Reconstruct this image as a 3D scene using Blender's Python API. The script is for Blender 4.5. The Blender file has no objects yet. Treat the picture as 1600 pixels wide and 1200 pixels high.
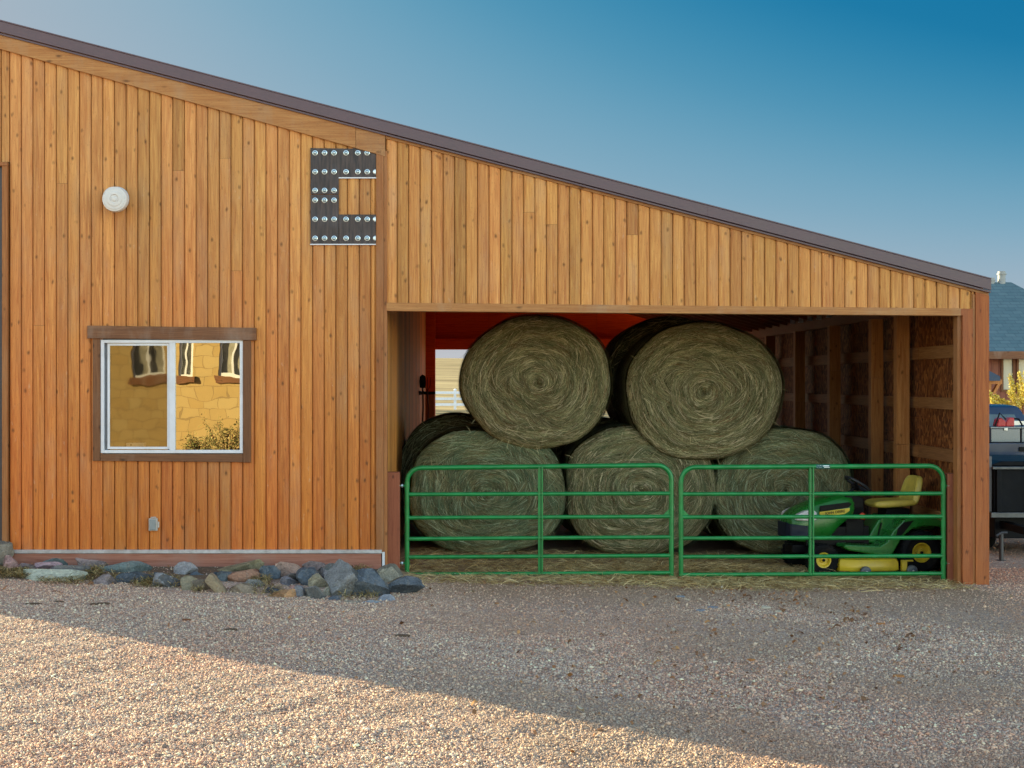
import bpy, bmesh, math, random
import numpy as np
from mathutils import Vector, Matrix, noise as mnoise

random.seed(7)
RNG = np.random.default_rng(11)
PI = math.pi
rad = math.radians
SC = bpy.context.scene
COL = SC.collection

# ------------------------------------------------------------------ camera, sky, sun, exposure
CAMZ, CAMY = 2.2, -16.0
cam_data = bpy.data.cameras.new("camera")
cam_data.lens = 49.5
cam_data.sensor_width = 36.0
cam_data.shift_x = 70 / 1600
cam_data.clip_end = 4000
cam = bpy.data.objects.new("camera", cam_data)
cam.location = (0, CAMY, CAMZ)
cam.rotation_euler = (rad(90), 0, 0)
COL.objects.link(cam)
SC.camera = cam

SUN_EL = rad(15.0)
SUN_H = Vector((-0.80, 0.60, 0))           # horizontal direction towards the sun
SUN_DIR = Vector((SUN_H.x * math.cos(SUN_EL), SUN_H.y * math.cos(SUN_EL), math.sin(SUN_EL)))
sun_data = bpy.data.lights.new("sun", 'SUN')
sun_data.energy = 2.7
sun_data.angle = rad(0.55)
sun_data.color = (1.0, 0.85, 0.52)
sun = bpy.data.objects.new("sun", sun_data)
sun.rotation_euler = (-SUN_DIR).to_track_quat('-Z', 'Y').to_euler()
sun.location = (-40, 30, 30)
COL.objects.link(sun)

SC.view_settings.view_transform = 'Standard'
SC.view_settings.look = 'None'
SC.view_settings.gamma = 1.0
EXPOSURE = 2.65
SC.view_settings.exposure = EXPOSURE
EXPO = 2 ** EXPOSURE
SKY_STRENGTH = 0.11

world = bpy.data.worlds.new("World")
SC.world = world
world.use_nodes = True


def build_world():
    nt = world.node_tree
    nt.nodes.clear()
    N, L = nt.nodes.new, nt.links.new
    out = N('ShaderNodeOutputWorld')
    bg = N('ShaderNodeBackground')
    bg.inputs[1].default_value = SKY_STRENGTH
    sky = N('ShaderNodeTexSky')
    sky.sky_type = 'NISHITA'
    sky.sun_disc = False
    sky.sun_elevation = SUN_EL
    sky.sun_rotation = math.atan2(SUN_H.x, SUN_H.y)
    sky.altitude = 1800
    sky.air_density = 1.0
    sky.dust_density = 1.2
    sky.ozone_density = 1.5
    # the sky over the far side: deep blue away from the sun, paler and mauve low down
    tc = N('ShaderNodeTexCoord')
    sp = N('ShaderNodeSeparateXYZ')
    L(tc.outputs['Generated'], sp.inputs[0])

    def math_(op, a, b):
        m = N('ShaderNodeMath')
        m.operation = op
        for i, v in enumerate((a, b)):
            if isinstance(v, (int, float)):
                m.inputs[i].default_value = v
            else:
                L(v, m.inputs[i])
        return m.outputs[0]
    k = math_('ADD', math_('MULTIPLY', sp.outputs['X'], 3.0), 1.45)
    s = math_('MULTIPLY', sp.outputs['Z'], math_('MAXIMUM', k, 0.5))
    ramp = N('ShaderNodeValToRGB')
    ramp.color_ramp.interpolation = 'B_SPLINE'
    cols = [(0.0, (.62, .62, .63)), (.05, (.44, .47, .52)), (.15, (.36, .46, .55)), (.26, (.22, .41, .54)), (.40, (.07, .30, .47)),
            (.56, (.003, .19, .39)), (1.0, (.0, .12, .30))]
    el = ramp.color_ramp.elements
    el[0].position, el[1].position = 0, 1
    for p, c in cols[1:-1]:
        el.new(p)
    for e, (p, c) in zip(el, cols):
        e.position = p
        e.color = (*c, 1)
    L(s, ramp.inputs[0])
    sc_ = N('ShaderNodeVectorMath')
    sc_.operation = 'SCALE'
    L(ramp.outputs[0], sc_.inputs[0])
    sc_.inputs[3].default_value = 1.0 / (SKY_STRENGTH * EXPO)
    mr = N('ShaderNodeMapRange')
    mr.interpolation_type = 'SMOOTHSTEP'
    mr.inputs[1].default_value = 0.0
    mr.inputs[2].default_value = 0.35
    L(sp.outputs['Y'], mr.inputs[0])
    warm = N('ShaderNodeMixRGB')
    warm.blend_type = 'MULTIPLY'
    warm.inputs[0].default_value = 1.0
    warm.inputs[2].default_value = (1.22, 1.0, .74, 1)
    L(sky.outputs[0], warm.inputs[1])
    mix = N('ShaderNodeMixRGB')
    L(mr.outputs[0], mix.inputs[0])
    L(warm.outputs[0], mix.inputs[1])
    L(sc_.outputs[0], mix.inputs[2])
    L(mix.outputs[0], bg.inputs[0])
    L(bg.outputs[0], out.inputs[0])


build_world()

# ------------------------------------------------------------------ helpers
FPX = 2200.0


def X(px, y=0.0):
    return (px - 730) * (16 + y) / FPX


def Z(py, y=0.0):
    return CAMZ + (600 - py) * (16 + y) / FPX


def sstep(a, b, v):
    t = np.clip((np.asarray(v, float) - a) / (b - a), 0, 1)
    return t * t * (3 - 2 * t)


def zg(x, y):
    """ground height"""
    x = np.asarray(x, float)
    y = np.asarray(y, float)
    base = -0.015 * np.clip(x, -6, 9)
    berm = 0.085 * sstep(-1.5, -0.4, y) * (1 - sstep(-1.0, -0.5, x)) * (1 - sstep(0.3, 1.0, y)) * sstep(-14, -9, x)
    field = 0.5 * sstep(70, 77, y) + 9.3 * sstep(110, 420, y) * (1 - 0.5 * sstep(30, 200, x))
    roll = 0.012 * np.sin(x * 1.3 + 0.7) * np.sin(y * 0.9 + x * .35) * (y < 4) + (.010 * np.sin(x * 5.1 + 1.7 * np.sin(y * 2.3)) * np.sin(y * 6.3 + 1.3 * np.sin(x * 2.9)) + .006 * np.sin(x * 13 + y * 4) * np.sin(y * 15 - x * 3)) * (y < -2.0) * (y > -12)
    return base + berm + field + roll


class MB:
    """collects faces, then becomes one mesh object"""

    def __init__(self):
        self.v = []
        self.f = []
        self.t = []
        self.m = []
        self.n = 0

    def add(self, verts, faces, tint=(.5, .5, .5), mat=0):
        o = self.n
        self.v.extend([tuple(p) for p in verts])
        self.n += len(verts)
        for f in faces:
            self.f.append(tuple(i + o for i in f))
            self.t.append(tint)
            self.m.append(mat)

    def box(self, x0, x1, y0, y1, z0, z1, tint=(.5, .5, .5), mat=0):
        v = [(x0, y0, z0), (x1, y0, z0), (x1, y1, z0), (x0, y1, z0), (x0, y0, z1), (x1, y0, z1), (x1, y1, z1), (x0, y1, z1)]
        f = [(3, 2, 1, 0), (4, 5, 6, 7), (0, 1, 5, 4), (1, 2, 6, 5), (2, 3, 7, 6), (3, 0, 4, 7)]
        self.add(v, f, tint, mat)

    def prism(self, poly, axis, a0, a1, tint=(.5, .5, .5), mat=0):
        """poly: list of 2D points; axis 'x': points are (y,z); 'y': (x,z); 'z': (x,y)"""
        n = len(poly)

        def p3(p, a):
            return {'x': (a, p[0], p[1]), 'y': (p[0], a, p[1]), 'z': (p[0], p[1], a)}[axis]
        v = [p3(p, a0) for p in poly] + [p3(p, a1) for p in poly]
        f = [tuple(range(n)), tuple(range(2 * n - 1, n - 1, -1))]
        f += [(i, i + n, (i + 1) % n + n, (i + 1) % n) for i in range(n)]
        self.add(v, f, tint, mat)

    def tube(self, path, r, n=10, caps=True, tint=(.5, .5, .5), mat=0, flat=1.0):
        path = [Vector(p) for p in path]
        k = len(path)
        rs = r if isinstance(r, (list, tuple)) else [r] * k
        ups = None
        V = []
        for i, p in enumerate(path):
            d = (path[min(i + 1, k - 1)] - path[max(i - 1, 0)]).normalized()
            if ups is None:
                ref = Vector((0, 0, 1)) if abs(d.z) < .9 else Vector((1, 0, 0))
                a = d.cross(ref).normalized()
            else:
                a = (ups - d * ups.dot(d)).normalized()
            ups = a
            b = d.cross(a)
            for j in range(n):
                t = 2 * PI * j / n
                V.append(p + (a * math.cos(t) + b * math.sin(t) * flat) * rs[i])
        F = []
        for i in range(k - 1):
            for j in range(n):
                j2 = (j + 1) % n
                F.append((i * n + j, i * n + j2, (i + 1) * n + j2, (i + 1) * n + j))
        if caps:
            F.append(tuple(range(n - 1, -1, -1)))
            F.append(tuple((k - 1) * n + j for j in range(n)))
        self.add(V, F, tint, mat)

    def lathe(self, prof, center, axis, n=24, tint=(.5, .5, .5), mat=0):
        """prof: list of (r, h) along axis"""
        c = Vector(center)
        d = Vector(axis).normalized()
        ref = Vector((0, 0, 1)) if abs(d.z) < .9 else Vector((1, 0, 0))
        a = d.cross(ref).normalized()
        b = d.cross(a)
        V = []
        for r, h in prof:
            for j in range(n):
                t = 2 * PI * j / n
                V.append(c + d * h + (a * math.cos(t) + b * math.sin(t)) * max(r, 1e-4))
        F = []
        for i in range(len(prof) - 1):
            for j in range(n):
                j2 = (j + 1) % n
                F.append((i * n + j, (i + 1) * n + j, (i + 1) * n + j2, i * n + j2))
        F.append(tuple(range(n)))
        F.append(tuple((len(prof) - 1) * n + j for j in range(n - 1, -1, -1)))
        self.add(V, F, tint, mat)

    def build(self, name, mats, parent=None, smooth=False, bevel=0.0, world=True, fix=True):
        me = bpy.data.meshes.new(name)
        me.from_pydata(self.v, [], self.f)
        mats = mats if isinstance(mats, (list, tuple)) else [mats]
        for m in mats:
            me.materials.append(m)
        me.polygons.foreach_set('material_index', self.m)
        at = me.attributes.new('tint', 'FLOAT_COLOR', 'FACE')
        a = np.ones((len(self.f), 4), np.float32)
        a[:, :3] = np.array(self.t, np.float32)
        at.data.foreach_set('color', a.ravel())
        if fix:
            bm = bmesh.new()
            bm.from_mesh(me)
            bmesh.ops.recalc_face_normals(bm, faces=bm.faces)
            bm.to_mesh(me)
            bm.free()
        if smooth:
            me.polygons.foreach_set('use_smooth', [True] * len(me.polygons))
            try:
                me.set_sharp_from_angle(angle=rad(38))
            except Exception:
                pass
        o = bpy.data.objects.new(name, me)
        COL.objects.link(o)
        if bevel:
            b = o.modifiers.new('bevel', 'BEVEL')
            b.width = bevel
            b.segments = 2
            b.limit_method = 'ANGLE'
            b.angle_limit = rad(40)
        if parent is not None:
            o.parent = parent
            if world:
                p = parent
                loc = Vector((0, 0, 0))
                while p is not None:
                    loc += p.location
                    p = p.parent
                o.location = -loc
        return o


def thing(name, label, cat, loc=(0, 0, 0), rotz=0.0, group=None):
    o = bpy.data.objects.new(name, None)
    o.empty_display_size = 0.2
    COL.objects.link(o)
    o.location = loc
    o.rotation_euler = (0, 0, rotz)
    return tag(o, label, cat, group)


def tag(o, label, cat, group=None, kind=None):
    if label:
        o['label'] = label
    if cat:
        o['category'] = cat
    if group:
        o['group'] = group
    if kind:
        o['kind'] = kind
    return o


# ------------------------------------------------------------------ materials
class NT:
    def __init__(self, name):
        self.mat = bpy.data.materials.new(name)
        self.mat.use_nodes = True
        self.nt = self.mat.node_tree
        self.bsdf = self.nt.nodes['Principled BSDF']
        self.out = self.nt.nodes['Material Output']

    def n(self, t, **kw):
        nd = self.nt.nodes.new(t)
        for k, v in kw.items():
            setattr(nd, k, v)
        return nd

    def l(self, a, b):
        self.nt.links.new(a, b)

    def val(self, sock, v):
        if hasattr(v, 'is_output') or isinstance(v, bpy.types.NodeSocket):
            self.l(v, sock)
        else:
            sock.default_value = v

    def math(self, op, a, b=0.0, clamp=False):
        m = self.n('ShaderNodeMath', operation=op, use_clamp=clamp)
        self.val(m.inputs[0], a)
        self.val(m.inputs[1], b)
        return m.outputs[0]

    def mix(self, f, a, b, mode='MIX'):
        m = self.n('ShaderNodeMixRGB', blend_type=mode)
        self.val(m.inputs[0], f)
        self.val(m.inputs[1], (*a, 1) if isinstance(a, tuple) else a)
        self.val(m.inputs[2], (*b, 1) if isinstance(b, tuple) else b)
        return m.outputs[0]

    def obj(self, scale=(1, 1, 1), rot=(0, 0, 0), off=None):
        tc = self.n('ShaderNodeTexCoord')
        v = tc.outputs['Object']
        if off is not None:
            a = self.n('ShaderNodeVectorMath', operation='ADD')
            self.l(v, a.inputs[0])
            self.l(off, a.inputs[1])
            v = a.outputs[0]
        mp = self.n('ShaderNodeMapping')
        mp.inputs['Scale'].default_value = scale
        mp.inputs['Rotation'].default_value = rot
        self.l(v, mp.inputs[0])
        return mp.outputs[0]

    def noise(self, vec, scale=1.0, detail=4.0, rough=.55, dist=0.0):
        t = self.n('ShaderNodeTexNoise')
        t.inputs['Scale'].default_value = scale
        t.inputs['Detail'].default_value = detail
        t.inputs['Roughness'].default_value = rough
        t.inputs['Distortion'].default_value = dist
        if vec is not None:
            self.l(vec, t.inputs['Vector'])
        return t.outputs['Fac']

    def voro(self, vec, scale=1.0, feature='F1', out='Distance', rnd=1.0):
        t = self.n('ShaderNodeTexVoronoi', feature=feature)
        t.inputs['Scale'].default_value = scale
        t.inputs['Randomness'].default_value = rnd
        if vec is not None:
            self.l(vec, t.inputs['Vector'])
        return t.outputs[out]

    def ramp(self, f, stops, interp='LINEAR'):
        r = self.n('ShaderNodeValToRGB')
        r.color_ramp.interpolation = interp
        el = r.color_ramp.elements
        while len(el) < len(stops):
            el.new(.5)
        for e, (p, c) in zip(el, stops):
            e.position = p
            e.color = (*c, 1) if isinstance(c, tuple) else (c, c, c, 1)
        self.l(f, r.inputs[0])
        return r.outputs[0]

    def tint(self):
        a = self.n('ShaderNodeAttribute', attribute_name='tint')
        s = self.n('ShaderNodeSeparateColor')
        self.l(a.outputs['Color'], s.inputs[0])
        return a.outputs['Color'], s.outputs[0], s.outputs[1], s.outputs[2]

    def bump(self, h, strength=.3, dist=.01):
        b = self.n('ShaderNodeBump')
        b.inputs['Strength'].default_value = strength
        b.inputs['Distance'].default_value = dist
        self.l(h, b.inputs['Height'])
        self.l(b.outputs[0], self.bsdf.inputs['Normal'])

    def set(self, color=None, rough=None, metal=None, spec=None):
        if color is not None:
            self.val(self.bsdf.inputs['Base Color'], (*color, 1) if isinstance(color, tuple) else color)
        if rough is not None:
            self.val(self.bsdf.inputs['Roughness'], rough)
        if metal is not None:
            self.bsdf.inputs['Metallic'].default_value = metal
        if spec is not None:
            self.bsdf.inputs['Specular IOR Level'].default_value = spec
        return self.mat


def wood(name, light, dark, axis='z', knots=True, rough=.62, weather=None, wear=.5, fade=None, grain=1.0, knotsize=1.0):
    t = NT(name)
    _, r, g, b = t.tint()
    off = t.n('ShaderNodeCombineXYZ')
    for i, k in enumerate((37.0, 19.0, 53.0)):
        t.l(t.math('MULTIPLY', b, k), off.inputs[i])
    o = off.outputs[0]
    s = {'z': (34, 34, 1.5), 'x': (1.5, 34, 34), 'y': (34, 1.5, 34)}[axis]
    s2 = {'z': (110, 110, 4), 'x': (4, 110, 110), 'y': (110, 4, 110)}[axis]
    kn = {'z': (8.5, 2.0, 5.4), 'x': (3.4, 2.0, 8.5), 'y': (8.5, 2.4, 8.5)}[axis]
    n1 = t.noise(t.obj(s, off=o), 1, 4, .6, 1.2)
    n2 = t.noise(t.obj(s2, off=o), 1, 3, .6, .3)
    f = t.math('ADD', t.math('MULTIPLY', n1, .65), t.math('MULTIPLY', n2, .35))
    col = t.mix(t.ramp(f, [(.36, 0.0), (.64, 1.0)]), dark, light)
    if fade:   # stain bleached towards the top of the wall, richer near the bottom
        tc = t.n('ShaderNodeTexCoord')
        sp = t.n('ShaderNodeSeparateXYZ')
        t.l(tc.outputs['Object'], sp.inputs[0])
        lowf = t.noise(t.obj((.9, .9, .5)), 1, 3, .5)
        zz = t.math('ADD', sp.outputs['Z'], t.math('MULTIPLY', t.math('SUBTRACT', lowf, .5), 1.6))
        m = t.math('MULTIPLY', t.math('SUBTRACT', fade[1], zz), 1.0 / (fade[1] - fade[0]), True)
        col = t.mix(m, col, t.mix(.85, col, fade[2], 'MULTIPLY'))
    if weather:
        w = t.ramp(t.noise(t.obj((2.2, 2.2, .8), off=o), 1, 5, .65), [(.5, 0.0), (.72, 1.0)])
        col = t.mix(t.math('MULTIPLY', w, wear), col, weather)
    if fade or name == 'gable_wood':
        st = t.ramp(t.noise(t.obj((7, 7, .45)), 1, 5, .7), [(.5, 0.0), (.75, 1.0)])
        col = t.mix(t.math('MULTIPLY', st, .38), col, tuple(c * .5 for c in dark))
        bl = t.ramp(t.noise(t.obj((26, 26, 9), off=o), 1, 3, .6), [(.66, 0.0), (.74, 1.0)])
        col = t.mix(t.math('MULTIPLY', bl, .22), col, (.62, .48, .34))
    if knots:
        wob = t.n('ShaderNodeVectorMath', operation='ADD')
        nz = t.n('ShaderNodeTexNoise')
        nz.inputs['Scale'].default_value = 14
        sc = t.n('ShaderNodeVectorMath', operation='SCALE')
        sc.inputs[3].default_value = .35
        t.l(nz.outputs['Color'], sc.inputs[0])
        t.l(t.obj(kn, off=o), wob.inputs[0])
        t.l(sc.outputs[0], wob.inputs[1])
        d = t.voro(wob.outputs[0], 1.0)
        k = t.ramp(d, [(.04 * knotsize, 1.0), (.095 * knotsize, .6), (.18 * knotsize, 0.0)])
        col = t.mix(t.math('MULTIPLY', k, .8), col, tuple(c * .22 for c in dark))
        sp2 = t.ramp(t.voro(t.obj({'z': (60, 20, 14), 'x': (14, 20, 60), 'y': (60, 14, 60)}[axis], off=o), 1), [(.1, 1.0), (.2, 0.0)])
        col = t.mix(t.math('MULTIPLY', sp2, .35), col, tuple(c * .35 for c in dark))
    hs = t.n('ShaderNodeHueSaturation')
    t.l(t.math('ADD', t.math('MULTIPLY', t.math('SUBTRACT', g, .5), .008), .497), hs.inputs['Hue'])
    t.l(t.math('ADD', t.math('MULTIPLY', t.math('SUBTRACT', r, .5), .52), 1.0), hs.inputs['Value'])
    t.l(col, hs.inputs['Color'])
    t.set(hs.outputs[0], rough, spec=.3)
    t.bump(f, .25 * grain, .004)
    return t.mat


def plain(name, color, rough=.5, metal=0.0, vary=.12, scale=20, spec=.5, dirt=None, dirtamt=.4, bump=0.0):
    t = NT(name)
    n = t.noise(t.obj((1, 1, 1)), scale, 5, .6)
    c = t.mix(t.ramp(n, [(.3, 0.0), (.7, 1.0)]), tuple(x * (1 - vary) for x in color), tuple(min(1, x * (1 + vary)) for x in color))
    if dirt:
        d = t.ramp(t.noise(t.obj((1, 1, 1)), scale * .3, 6, .7), [(.48, 0.0), (.68, 1.0)])
        c = t.mix(t.math('MULTIPLY', d, dirtamt), c, dirt)
    t.set(c, t.math('ADD', t.math('MULTIPLY', n, .2), rough - .1), metal, spec)
    if bump:
        t.bump(n, bump, .005)
    return t.mat


M = {}
M['siding'] = wood('siding_wood', (.62, .318, .098), (.405, .16, .042), 'z', weather=(.42, .27, .15), wear=.35,
                   fade=(.4, 4.4, (.98, .58, .22)))
M['gable'] = wood('gable_wood', (.66, .335, .095), (.43, .165, .04), 'z', weather=(.45, .30, .18), wear=.35)
M['trim_x'] = wood('trim_wood', (.44, .22, .075), (.30, .12, .035), 'x', weather=(.36, .24, .14), wear=.5)
M['trim_z'] = wood('corner_wood', (.36, .155, .05), (.24, .085, .024), 'z', weather=(.33, .19, .10), wear=.5)
M['post_red'] = wood('stained_post_wood', (.40, .132, .034), (.25, .068, .017), 'z', weather=(.27, .12, .06), wear=.4)
M['brown_x'] = wood('brown_trim_wood', (.22, .10, .045), (.115, .05, .022), 'x', weather=(.33, .27, .22), wear=.45)
M['brown_z'] = wood('brown_jamb_wood', (.21, .095, .04), (.12, .05, .02), 'z', weather=(.27, .18, .12), wear=.4)
M['skirt'] = wood('skirt_timber', (.40, .185, .125), (.235, .082, .05), 'x', knots=False, weather=(.33, .20, .16), wear=.6, grain=1.5)
M['stud'] = wood('interior_post_wood', (.50, .235, .072), (.31, .115, .028), 'z')
M['girt'] = wood('girt_wood', (.36, .175, .066), (.20, .085, .028), 'y', knots=False)
M['post_gate'] = wood('gate_post_wood', (.34, .115, .055), (.23, .07, .034), 'z', weather=(.30, .16, .10), wear=.5)
M['redwood'] = wood('red_wood_with_glow', (.85, .15, .015), (.60, .075, .008), 'x', knots=False)  # red wood, colour pushed brighter to carry the back gable's bounce glow
M['joist'] = wood('joist_wood', (.26, .085, .028), (.15, .04, .012), 'x', knots=False)
M['inner'] = wood('inner_siding_wood', (.76, .36, .09), (.46, .17, .033), 'z', knots=False)
M['roofmetal'] = plain('roof_trim_metal', (.095, .056, .070), .42, 0.0, .10, 6)
M['rooflow'] = plain('roof_underside_metal', (.34, .15, .09), .34, .35, .12, 3)
M['flash'] = plain('galvanised_flashing', (.50, .52, .56), .4, .5, .2, 14, dirt=(.25, .2, .17))
M['white'] = plain('white_vinyl', (.66, .68, .74), .4, 0, .05, 8, dirt=(.45, .42, .38), dirtamt=.35)
M['black'] = plain('black_metal', (.0045, .0045, .0055), .5, 0, .3, 8, spec=.15)
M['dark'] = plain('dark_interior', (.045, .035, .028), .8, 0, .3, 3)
M['bolt'] = plain('zinc_bolt', (.62, .70, .74), .32, .75, .1, 30)
M['steel'] = None


def osb_mat():
    t = NT('strand_board')
    v = t.voro(t.obj((30, 30, 16)), 1.0, out='Color')
    s = t.n('ShaderNodeSeparateColor')
    t.l(v, s.inputs[0])
    n = t.noise(t.obj((12, 60, 25)), 1, 4, .6)
    f = t.math('ADD', t.math('MULTIPLY', s.outputs[0], .6), t.math('MULTIPLY', n, .4))
    c = t.ramp(f, [(.15, (.05, .012, .004)), (.5, (.18, .052, .013)), (.85, (.40, .155, .045))])
    t.set(c, .7, spec=.3)
    t.bump(f, .3, .004)
    return t.mat


M['osb'] = osb_mat()


def steel_mat():
    t = NT('weathered_steel_plate')
    a = t.noise(t.obj((40, 40, 3)), 1, 5, .65)
    b = t.noise(t.obj((5, 5, 5)), 1, 5, .6)
    c = t.mix(t.ramp(a, [(.38, 0.0), (.68, 1.0)]), (.026, .022, .025), (.085, .058, .052))
    c = t.mix(t.math('MULTIPLY', t.ramp(b, [(.5, 0.0), (.75, 1.0)]), .5), c, (.075, .07, .085))
    t.set(c, .48, .25)
    t.bump(a, .12, .003)
    return t.mat


M['steel'] = steel_mat()


def tinted(name, rough=.8, spec=.25, noise=.25, scale=60, gain=1.0, sub=0.0, bump=0.0):
    """base colour from the mesh's own per-face colour, with small noise"""
    t = NT(name)
    c, *_ = t.tint()
    n = t.noise(t.obj(), scale, 4, .6)
    k = t.math('ADD', t.math('MULTIPLY', t.math('SUBTRACT', n, .5), noise * 2), gain)
    m = t.n('ShaderNodeVectorMath', operation='SCALE')
    t.l(c, m.inputs[0])
    t.l(k, m.inputs[3])
    t.set(m.outputs[0], rough, spec=spec)
    if bump:
        t.bump(n, bump, .01)
    return t.mat


M['hay'] = tinted('hay_strands', .75, .2, .25, 5, gain=1.02)
M['pebble'] = tinted('gravel_stone', .8, .25, .2, 90)
M['litter'] = tinted('dry_plant_bits', .85, .15, .2, 40)


def hay_base():
    t = NT('packed_hay')
    n = t.noise(t.obj((30, 30, 30)), 1, 5, .7)
    c = t.ramp(n, [(.3, (.03, .03, .014)), (.7, (.12, .105, .055))])
    t.set(c, .9, spec=.1)
    t.bump(n, .6, .02)
    return t.mat


M['haybase'] = hay_base()


def rock_mat():
    t = NT('field_stone')
    c, *_ = t.tint()
    a = t.noise(t.obj(), 9, 6, .65, .6)
    b = t.noise(t.obj(), 55, 4, .6)
    v = t.math('ADD', t.math('MULTIPLY', a, 1.7), t.math('MULTIPLY', b, 1.0))
    m = t.n('ShaderNodeVectorMath', operation='SCALE')
    t.l(c, m.inputs[0])
    t.l(t.math('MAXIMUM', t.math('SUBTRACT', v, .42), .15), m.inputs[3])
    col = t.mix(t.math('MULTIPLY', t.ramp(t.noise(t.obj(), 5, 5, .7), [(.52, 0.0), (.66, 1.0)]), .42), m.outputs[0], (.34, .27, .19))
    col = t.mix(t.math('MULTIPLY', t.ramp(t.noise(t.obj(), 22, 5, .75), [(.58, 0.0), (.7, 1.0)]), .35), col, (.5, .47, .44))
    t.set(col, .82, spec=.25)
    t.bump(v, .8, .03)
    return t.mat


M['rock'] = rock_mat()


def ground_mat():
    t = NT('gravel_ground')
    tc = t.n('ShaderNodeTexCoord')
    sp = t.n('ShaderNodeSeparateXYZ')
    t.l(tc.outputs['Object'], sp.inputs[0])
    x, y = sp.outputs['X'], sp.outputs['Y']
    v = t.voro(t.obj(), 58, out='Color')
    s = t.n('ShaderNodeSeparateColor')
    t.l(v, s.inputs[0])
    stone = t.ramp(s.outputs[0], [(.0, (.22, .14, .11)), (.3, (.38, .26, .21)), (.6, (.48, .35, .29)), (.85, (.54, .42, .34)), (1, (.62, .52, .43))])
    big = t.noise(t.obj(), .55, 5, .6)
    fine = t.noise(t.obj(), 30, 4, .6)
    dirt = t.mix(fine, (.18, .12, .08), (.42, .30, .21))
    col = t.mix(t.ramp(big, [(.42, .1), (.62, .6)]), stone, dirt)
    # inside the shed and just before it the gravel is trodden to dirt
    inside = t.math('MULTIPLY', t.math('MULTIPLY', t.math('ADD', y, 2.4), .45, True), t.math('MULTIPLY', t.math('SUBTRACT', 6.0, x), 2.0, True))
    inside = t.math('MULTIPLY', inside, t.math('MULTIPLY', t.math('ADD', x, 1.2), 2.0, True))
    col = t.mix(t.math('MULTIPLY', inside, .8), col, t.mix(fine, (.18, .105, .055), (.42, .27, .15)))
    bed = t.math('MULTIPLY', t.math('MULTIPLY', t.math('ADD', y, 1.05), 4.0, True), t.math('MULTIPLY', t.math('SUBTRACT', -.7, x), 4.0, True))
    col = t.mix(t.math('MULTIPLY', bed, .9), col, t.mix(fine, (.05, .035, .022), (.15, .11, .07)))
    # beyond the yard: dry grass field with mown rows
    far = t.math('MULTIPLY', t.math('SUBTRACT', y, 24.0), .12, True)
    rows = t.ramp(t.noise(t.obj((.02, .16, 1), rot=(0, 0, .35)), 1, 5, .65, 1.2), [(.38, 0.0), (.6, 1.0)])
    rg = t.noise(t.obj((.12, .12, 1)), 1, 6, .65)
    grass = t.mix(t.math('ADD', t.math('MULTIPLY', rows, .6), t.math('MULTIPLY', rg, .4)), (.10, .07, .03), (.50, .39, .21))
    col = t.mix(far, col, grass)
    t.set(col, .9, spec=.15)
    t.bump(t.math('ADD', t.voro(t.obj(), 58), t.math('MULTIPLY', fine, .5)), .6, .012)
    return t.mat


M['ground'] = ground_mat()
M['road'] = plain('pale_road', (.42, .37, .33), .9, 0, .15, .8, spec=.15)


# ------------------------------------------------------------------ ground
def build_ground():
    xs = np.unique(np.concatenate([np.linspace(-400, -20, 40), np.linspace(-20, -9, 45), np.linspace(-9, 10, 320), np.linspace(10, 20, 41), np.linspace(20, 500, 50)]))
    ys = np.unique(np.concatenate([np.linspace(-200, -16, 30), np.linspace(-16, -10, 30), np.linspace(-10, 1, 190), np.linspace(1, 4, 16), np.linspace(4, 130, 110), np.linspace(130, 500, 60), np.linspace(500, 1500, 15)]))
    gx, gy = np.meshgrid(xs, ys)
    z = zg(gx, gy)
    V = np.stack([gx, gy, z], -1).reshape(-1, 3)
    nx, ny = len(xs), len(ys)
    i = np.arange(ny - 1)[:, None] * nx + np.arange(nx - 1)[None]
    F = np.stack([i, i + 1, i + nx + 1, i + nx], -1).reshape(-1, 4)
    me = bpy.data.meshes.new('ground')
    me.from_pydata(V.tolist(), [], F.tolist())
    me.materials.append(M['ground'])
    me.polygons.foreach_set('use_smooth', [True] * len(me.polygons))
    o = bpy.data.objects.new('ground', me)
    COL.objects.link(o)
    o['kind'] = 'structure'
    # pale road that crosses behind the shed
    mb = MB()
    xx = np.linspace(-120, 160, 40)
    yy = np.linspace(50, 69, 8)
    P = [(x, y, float(zg(x, y)) + .03) for y in yy for x in xx]
    n = len(xx)
    mb.add(P, [(a * n + b, a * n + b + 1, (a + 1) * n + b + 1, (a + 1) * n + b) for a in range(len(yy) - 1) for b in range(n - 1)])
    r = mb.build('road', M['road'])
    r['kind'] = 'structure'


build_ground()


# ------------------------------------------------------------------ barn
def roof_under(x):
    return 4.776 - 0.2606 * x       # lower edge of the roof trim


def roof_top(x):
    return roof_under(x) + .165


BARN_L = -8.35      # outer end of the tall side
BARN_R = 5.92
BARN_D = 16.0
barn = thing('barn', 'orange stained log siding barn with a lean-to hay shed under one long sloping roof', 'barn', (0, 0, 0))


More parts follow.
